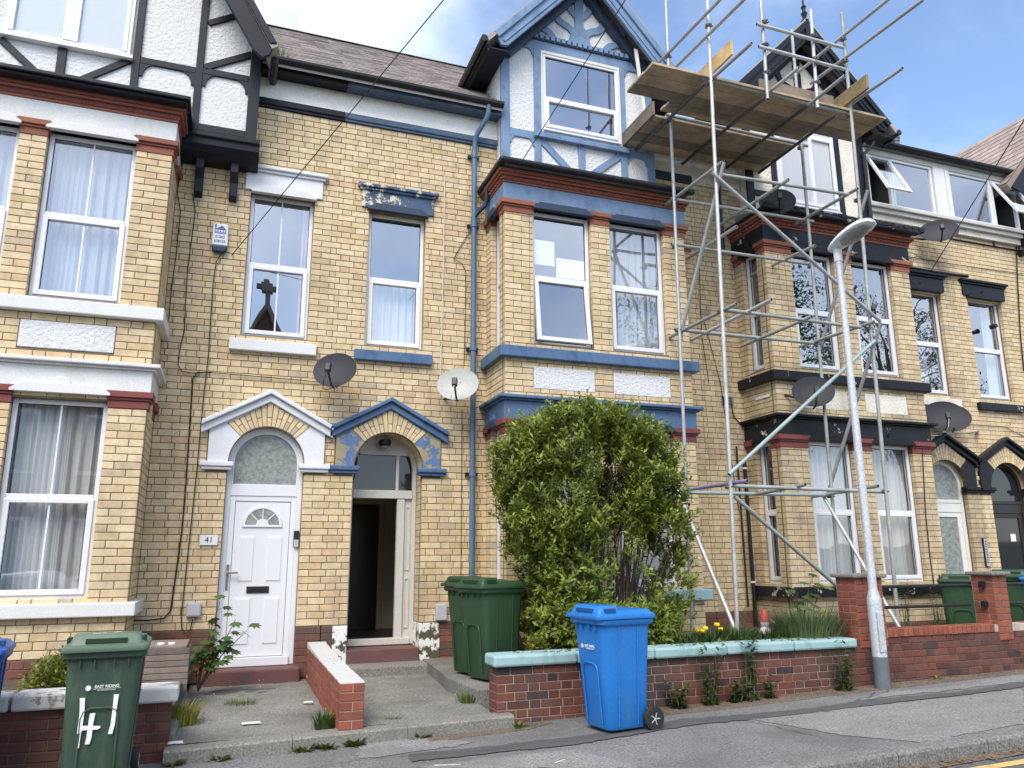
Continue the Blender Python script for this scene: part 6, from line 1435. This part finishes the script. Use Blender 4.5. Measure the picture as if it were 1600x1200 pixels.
for (px, py, n, lab) in ((470, 1165, 45, 'low weed in the pavement at the edging stone'), (505, 1160, 60, 'leafy weeds below the dividing wall end'), (550, 1158, 70, 'bright leafy weed below the dividing wall end'), (345, 1178, 25, 'small weed in the crack below the path edging'), (652, 1150, 25, 'small weed below the open porch path edging'), (275, 1182, 40, 'weed at the end of the white-coped wall'), (808, 1135, 18, 'tiny weed beside the teal-topped wall end'), (1458, 1060, 14, 'tiny weed under the soldier-course wall')):
    p = onG(px, py); rosette(lab, (p.x, min(p.y, -3.07) if px < 1400 else -2.95, zg(p.x)+.002), int(n*1.6), .075, .03, 'grass_blade')
tuft('green grass tuft in the middle of the white-door path', (.22, -1.35, .22), .16, .06, 160, 'grass_blade', .006, 'grass_tuft', .8)
tuft('grass tuft against the dividing wall foot', (.90, -2.72, .20), .09, .17, 110, 'maple_leaf', .02, 'grass_tuft', .9)
tuft('small grass tuft on the open porch path', (1.50, -2.72, .215), .06, .07, 60, 'grass_blade', .006, 'grass_tuft', .9)
tuft('pale weeds between the white-coped wall and its path', (-.33, -2.1, .2), .22, .22, 260, 'yellow_leaf', .016, 'weed', .8)
tuft('weeds along the broken edge of the bin slab', (2.36, -2.2, .24), .14, .12, 130, 'grass_blade', .01, 'weed', .9)
for i, (x, lab) in enumerate(((7.2, 'dry weeds behind the rails near the lamp'), (7.75, 'tall weed stems behind the rails'), (8.25, 'green weed behind the rails near the dark green bin'))):
    rosette(lab, (x, -2.5, .68), 30, .05, .02, 'grass_blade', 9, .45)
# garden ornament: small figure in a red pointed hat
p = onY(1196, 985, -2.25); t = thing('garden_ornament', 'weathered white garden ornament figure with red pointed hat among the plants', 'ornament', (p.x, -2.25, .62))
MB().lathe([(.07, 0), (.085, .03), (.08, .12), (.06, .19), (.045, .22)], (p.x, -2.25, .62), 14).build('body', 'skin_ornament', t, smooth=True)
MB().lathe([(.03, .21), (.05, .24), (.055, .28), (.045, .31)], (p.x, -2.25, .62), 12).build('head', 'skin_ornament', t, smooth=True)
MB().lathe([(.062, .285), (.06, .31), (.045, .37), (.03, .41), (0, .42)], (p.x, -2.25, .62), 12).build('hat', 'red_ornament', t, smooth=True)
# litter and fallen leaves
def scrap(label, p, w, l, mat='litter', rot=0):
    m = MB(); c_, s_ = math.cos(rot), math.sin(rot); P = [(-l/2, -w/2), (0, -w/2*.7), (l/2, -w/2), (l/2*.9, w/2), (0, w/2), (-l/2, w/2*.8)]
    m.prismz([(p[0]+x*c_-y*s_, p[1]+x*s_+y*c_) for x, y in P], p[2], p[2]+.006); tag(m.build('litter_scrap', mat, loc=tuple(p)), label, 'litter')
scrap('torn white paper scrap lying on the white-door path', (.30, -2.35, .222), .07, .16); scrap('small white scrap on the path by the dividing wall', (.86, -1.6, .24), .05, .09); scrap('white scrap at the foot of the white-coped wall', (-.3, -2.85, .21), .08, .14)
p = onG(875, 1190); scrap('pale twig lying on the pavement', (p.x, p.y, p.z), .012, .12, 'cable_pale', .5); p = onG(700, 1196); scrap('long pale straw on the pavement', (p.x, p.y, p.z), .012, .2, 'cable_pale', -.3)
m = MB()
for i in range(520):
    x = random.uniform(3.4, 9.5); y = -2.97-abs(random.gauss(0, .09)); s_ = random.uniform(.008, .022); a = random.random()*3; z = zg(x)+.008+random.random()*.01
    m.add([(x, y, z), (x+s_*math.cos(a), y+s_*math.sin(a), z+.004), (x+s_*.4*math.cos(a+1.2), y+s_*.6*math.sin(a+1.2), z+.006)], [(0, 1, 2)])
for i in range(420):
    x = random.uniform(3.8, 9.5); y = -5.17-abs(random.gauss(0, .08)); s_ = random.uniform(.012, .035); a = random.random()*6.3; z = zg(x)-.095+random.random()*.015
    m.add([(x, y, z), (x+s_*math.cos(a), y+s_*math.sin(a), z+.006), (x+s_*1.2*math.cos(a+.7), y+s_*1.2*math.sin(a+.7), z), (x+s_*.5*math.cos(a+1.4), y+s_*.6*math.sin(a+1.4), z+.006)], [(0, 1, 2, 3)])
for i in range(160):
    x = random.uniform(-.2, 2.9); y = -3.09-abs(random.gauss(0, .07)); s_ = random.uniform(.006, .018); a = random.random()*6; z = zg(x)+.006
    m.add([(x, y, z), (x+s_*math.cos(a), y+s_*math.sin(a), z+.004), (x+s_*.5*math.cos(a+1), y+s_*.5*math.sin(a+1), z+.004)], [(0, 1, 2)])
lo = m.build('fallen_leaves', 'dead_leaf', fix=False); tag(lo, 'brown fallen leaves and grit along the wall foot and gutter', 'leaves'); lo['kind'] = 'stuff'
m = MB()
for i in range(70):
    x = random.uniform(-.3, 9); y = random.uniform(-4.9, -3.05) if random.random() < .5 else -3.05-abs(random.gauss(0, .12)); s_ = random.uniform(.003, .007); z = zg(x)+.0085
    m.box(x, x+s_*1.5, y, y+s_, z, z+s_*.5)
for i in range(40):
    x = random.uniform(-.28, 2.3); y = random.uniform(-2.85, -.3); s_ = random.uniform(.003, .007); z = zg(x)+.1+.045*(y+2.9)
    if .97 < x < 1.2: continue
    m.box(x, x+s_*1.5, y, y+s_, z-.004, z+s_*.6+.006)
so_ = m.build('pale_grit', 'grit_pale', fix=False); tag(so_, 'pale specks of grit scattered on the pavement and paths', 'grit'); so_['kind'] = 'stuff'

# ------------------------------------------------------------------ across the road: what the windows mirror
t = thing('opposite_house', 'red brick house with white windows across the road, seen in reflections', 'house', (-9, -19, 0))
MB().box(-16, -2.5, -24, -18.4, -.2, 7.2).build('wall', 'red_brick', t); MB().prismx([(-18.1, 7.1), (-21.2, 9.6), (-24.3, 7.1)], -16, -2.5).build('roof', 'slate', t)
for x in (-14.5, -12, -9.5, -7, -4.6):
    for z in (1.0, 4.2): f = MB().box(x, x+1.3, -18.39, -18.30, z, z+1.9).build('window', 'upvc', t); MB().box(x+.1, x+1.2, -18.30, -18.28, z+.1, z+1.8).build('pane', 'alarm_navy', f)
t = thing('chapel', 'brick chapel gable with stone cross across the road, seen in a window reflection', 'chapel', (1.2, -22, 0))
MB().prism([(-1.4, -.2), (2.9, -.2), (2.9, 6.4), (.75, 11.4), (-1.4, 6.4)], -26, -20.6).build('gable_wall', 'red_brick', t)
m = MB(); m.prism([(-1.65, 6.1), (.75, 11.7), (3.15, 6.1), (2.9, 6.1), (.75, 11.35), (-1.4, 6.1)], -26.2, -20.4); m.build('coping', 'edging_concrete', t)
m = MB(); m.box(.68, .82, -20.75, -20.55, 11.5, 12.5); m.box(.45, 1.05, -20.75, -20.55, 12.1, 12.25); m.box(.6, .9, -20.8, -20.5, 12.02, 12.33); m.build('cross', 'edging_concrete', t)
def big_tree(label, c, h, r_, n):
    t = thing('tree', label, 'tree', c); tr = MB(); cr_ = MB(); c = Vector(c)
    tr.path([c, c+Vector((.1, 0, h*.3)), c+Vector((-.1, .1, h*.6)), c+Vector((.1, 0, h*.85))], .3, 10, [.38, .3, .2, .06])
    for i in range(n):
        a = rv(); p = c+Vector((0, 0, h*.66))+Vector((a.x*r_, a.y*r_, a.z*h*.34))*random.uniform(.55, 1.0)
        if i % 6 == 0: tr.path([c+Vector((0, 0, h*random.uniform(.3, .6))), (c+Vector((0, 0, h*.6))).lerp(p, .5), p], .04, 4, [.1, .06, .015])
        for k in range(48): leaf(cr_, p+rv()*random.uniform(.1, .75), rv(), Vector((0, 0, 1)), random.uniform(.10, .2), .09)
    tr.build('trunk', 'bark', t); cr_.build('crown', 'tree_leaf', t, fix=False)
big_tree('broad leafy tree across the road, mirrored in the bay windows', (20.5, -19.5, .4), 15, 5.2, 330)
big_tree('leafy tree further up the road, mirrored in the dormer glass', (33, -22, .6), 16, 5.5, 300)
# parked car across the road
t = thing('parked_car', 'white hatchback parked across the road, mirrored in the white-door bay window', 'car', (-4.6, -11.2, zg(-4.6)-.11)); z0 = zg(-4.6)-.11; cx = -4.6
side = [(-2.0, .35), (-2.0, .75), (-1.85, .92), (-1.05, 1.0), (-.45, 1.45), (.9, 1.48), (1.65, 1.02), (1.95, .9), (2.0, .35)]
MB().prism([(cx+x, z0+z) for x, z in side], -12.0, -10.35).build('body', 'lantern_white', t, bevel=.08)
MB().prism([(cx+x, z0+z) for x, z in ((-.95, 1.02), (-.42, 1.38), (.82, 1.40), (1.35, 1.05))], -12.005, -10.345).build('side_window', 'alarm_navy', t)
for x in (-1.25, 1.25):
    for y in (-10.42, -11.93): MB().tube((cx+x, y-.1, z0+.32), (cx+x, y+.1, z0+.32), .32, 18).build('wheel', 'rubber', t)
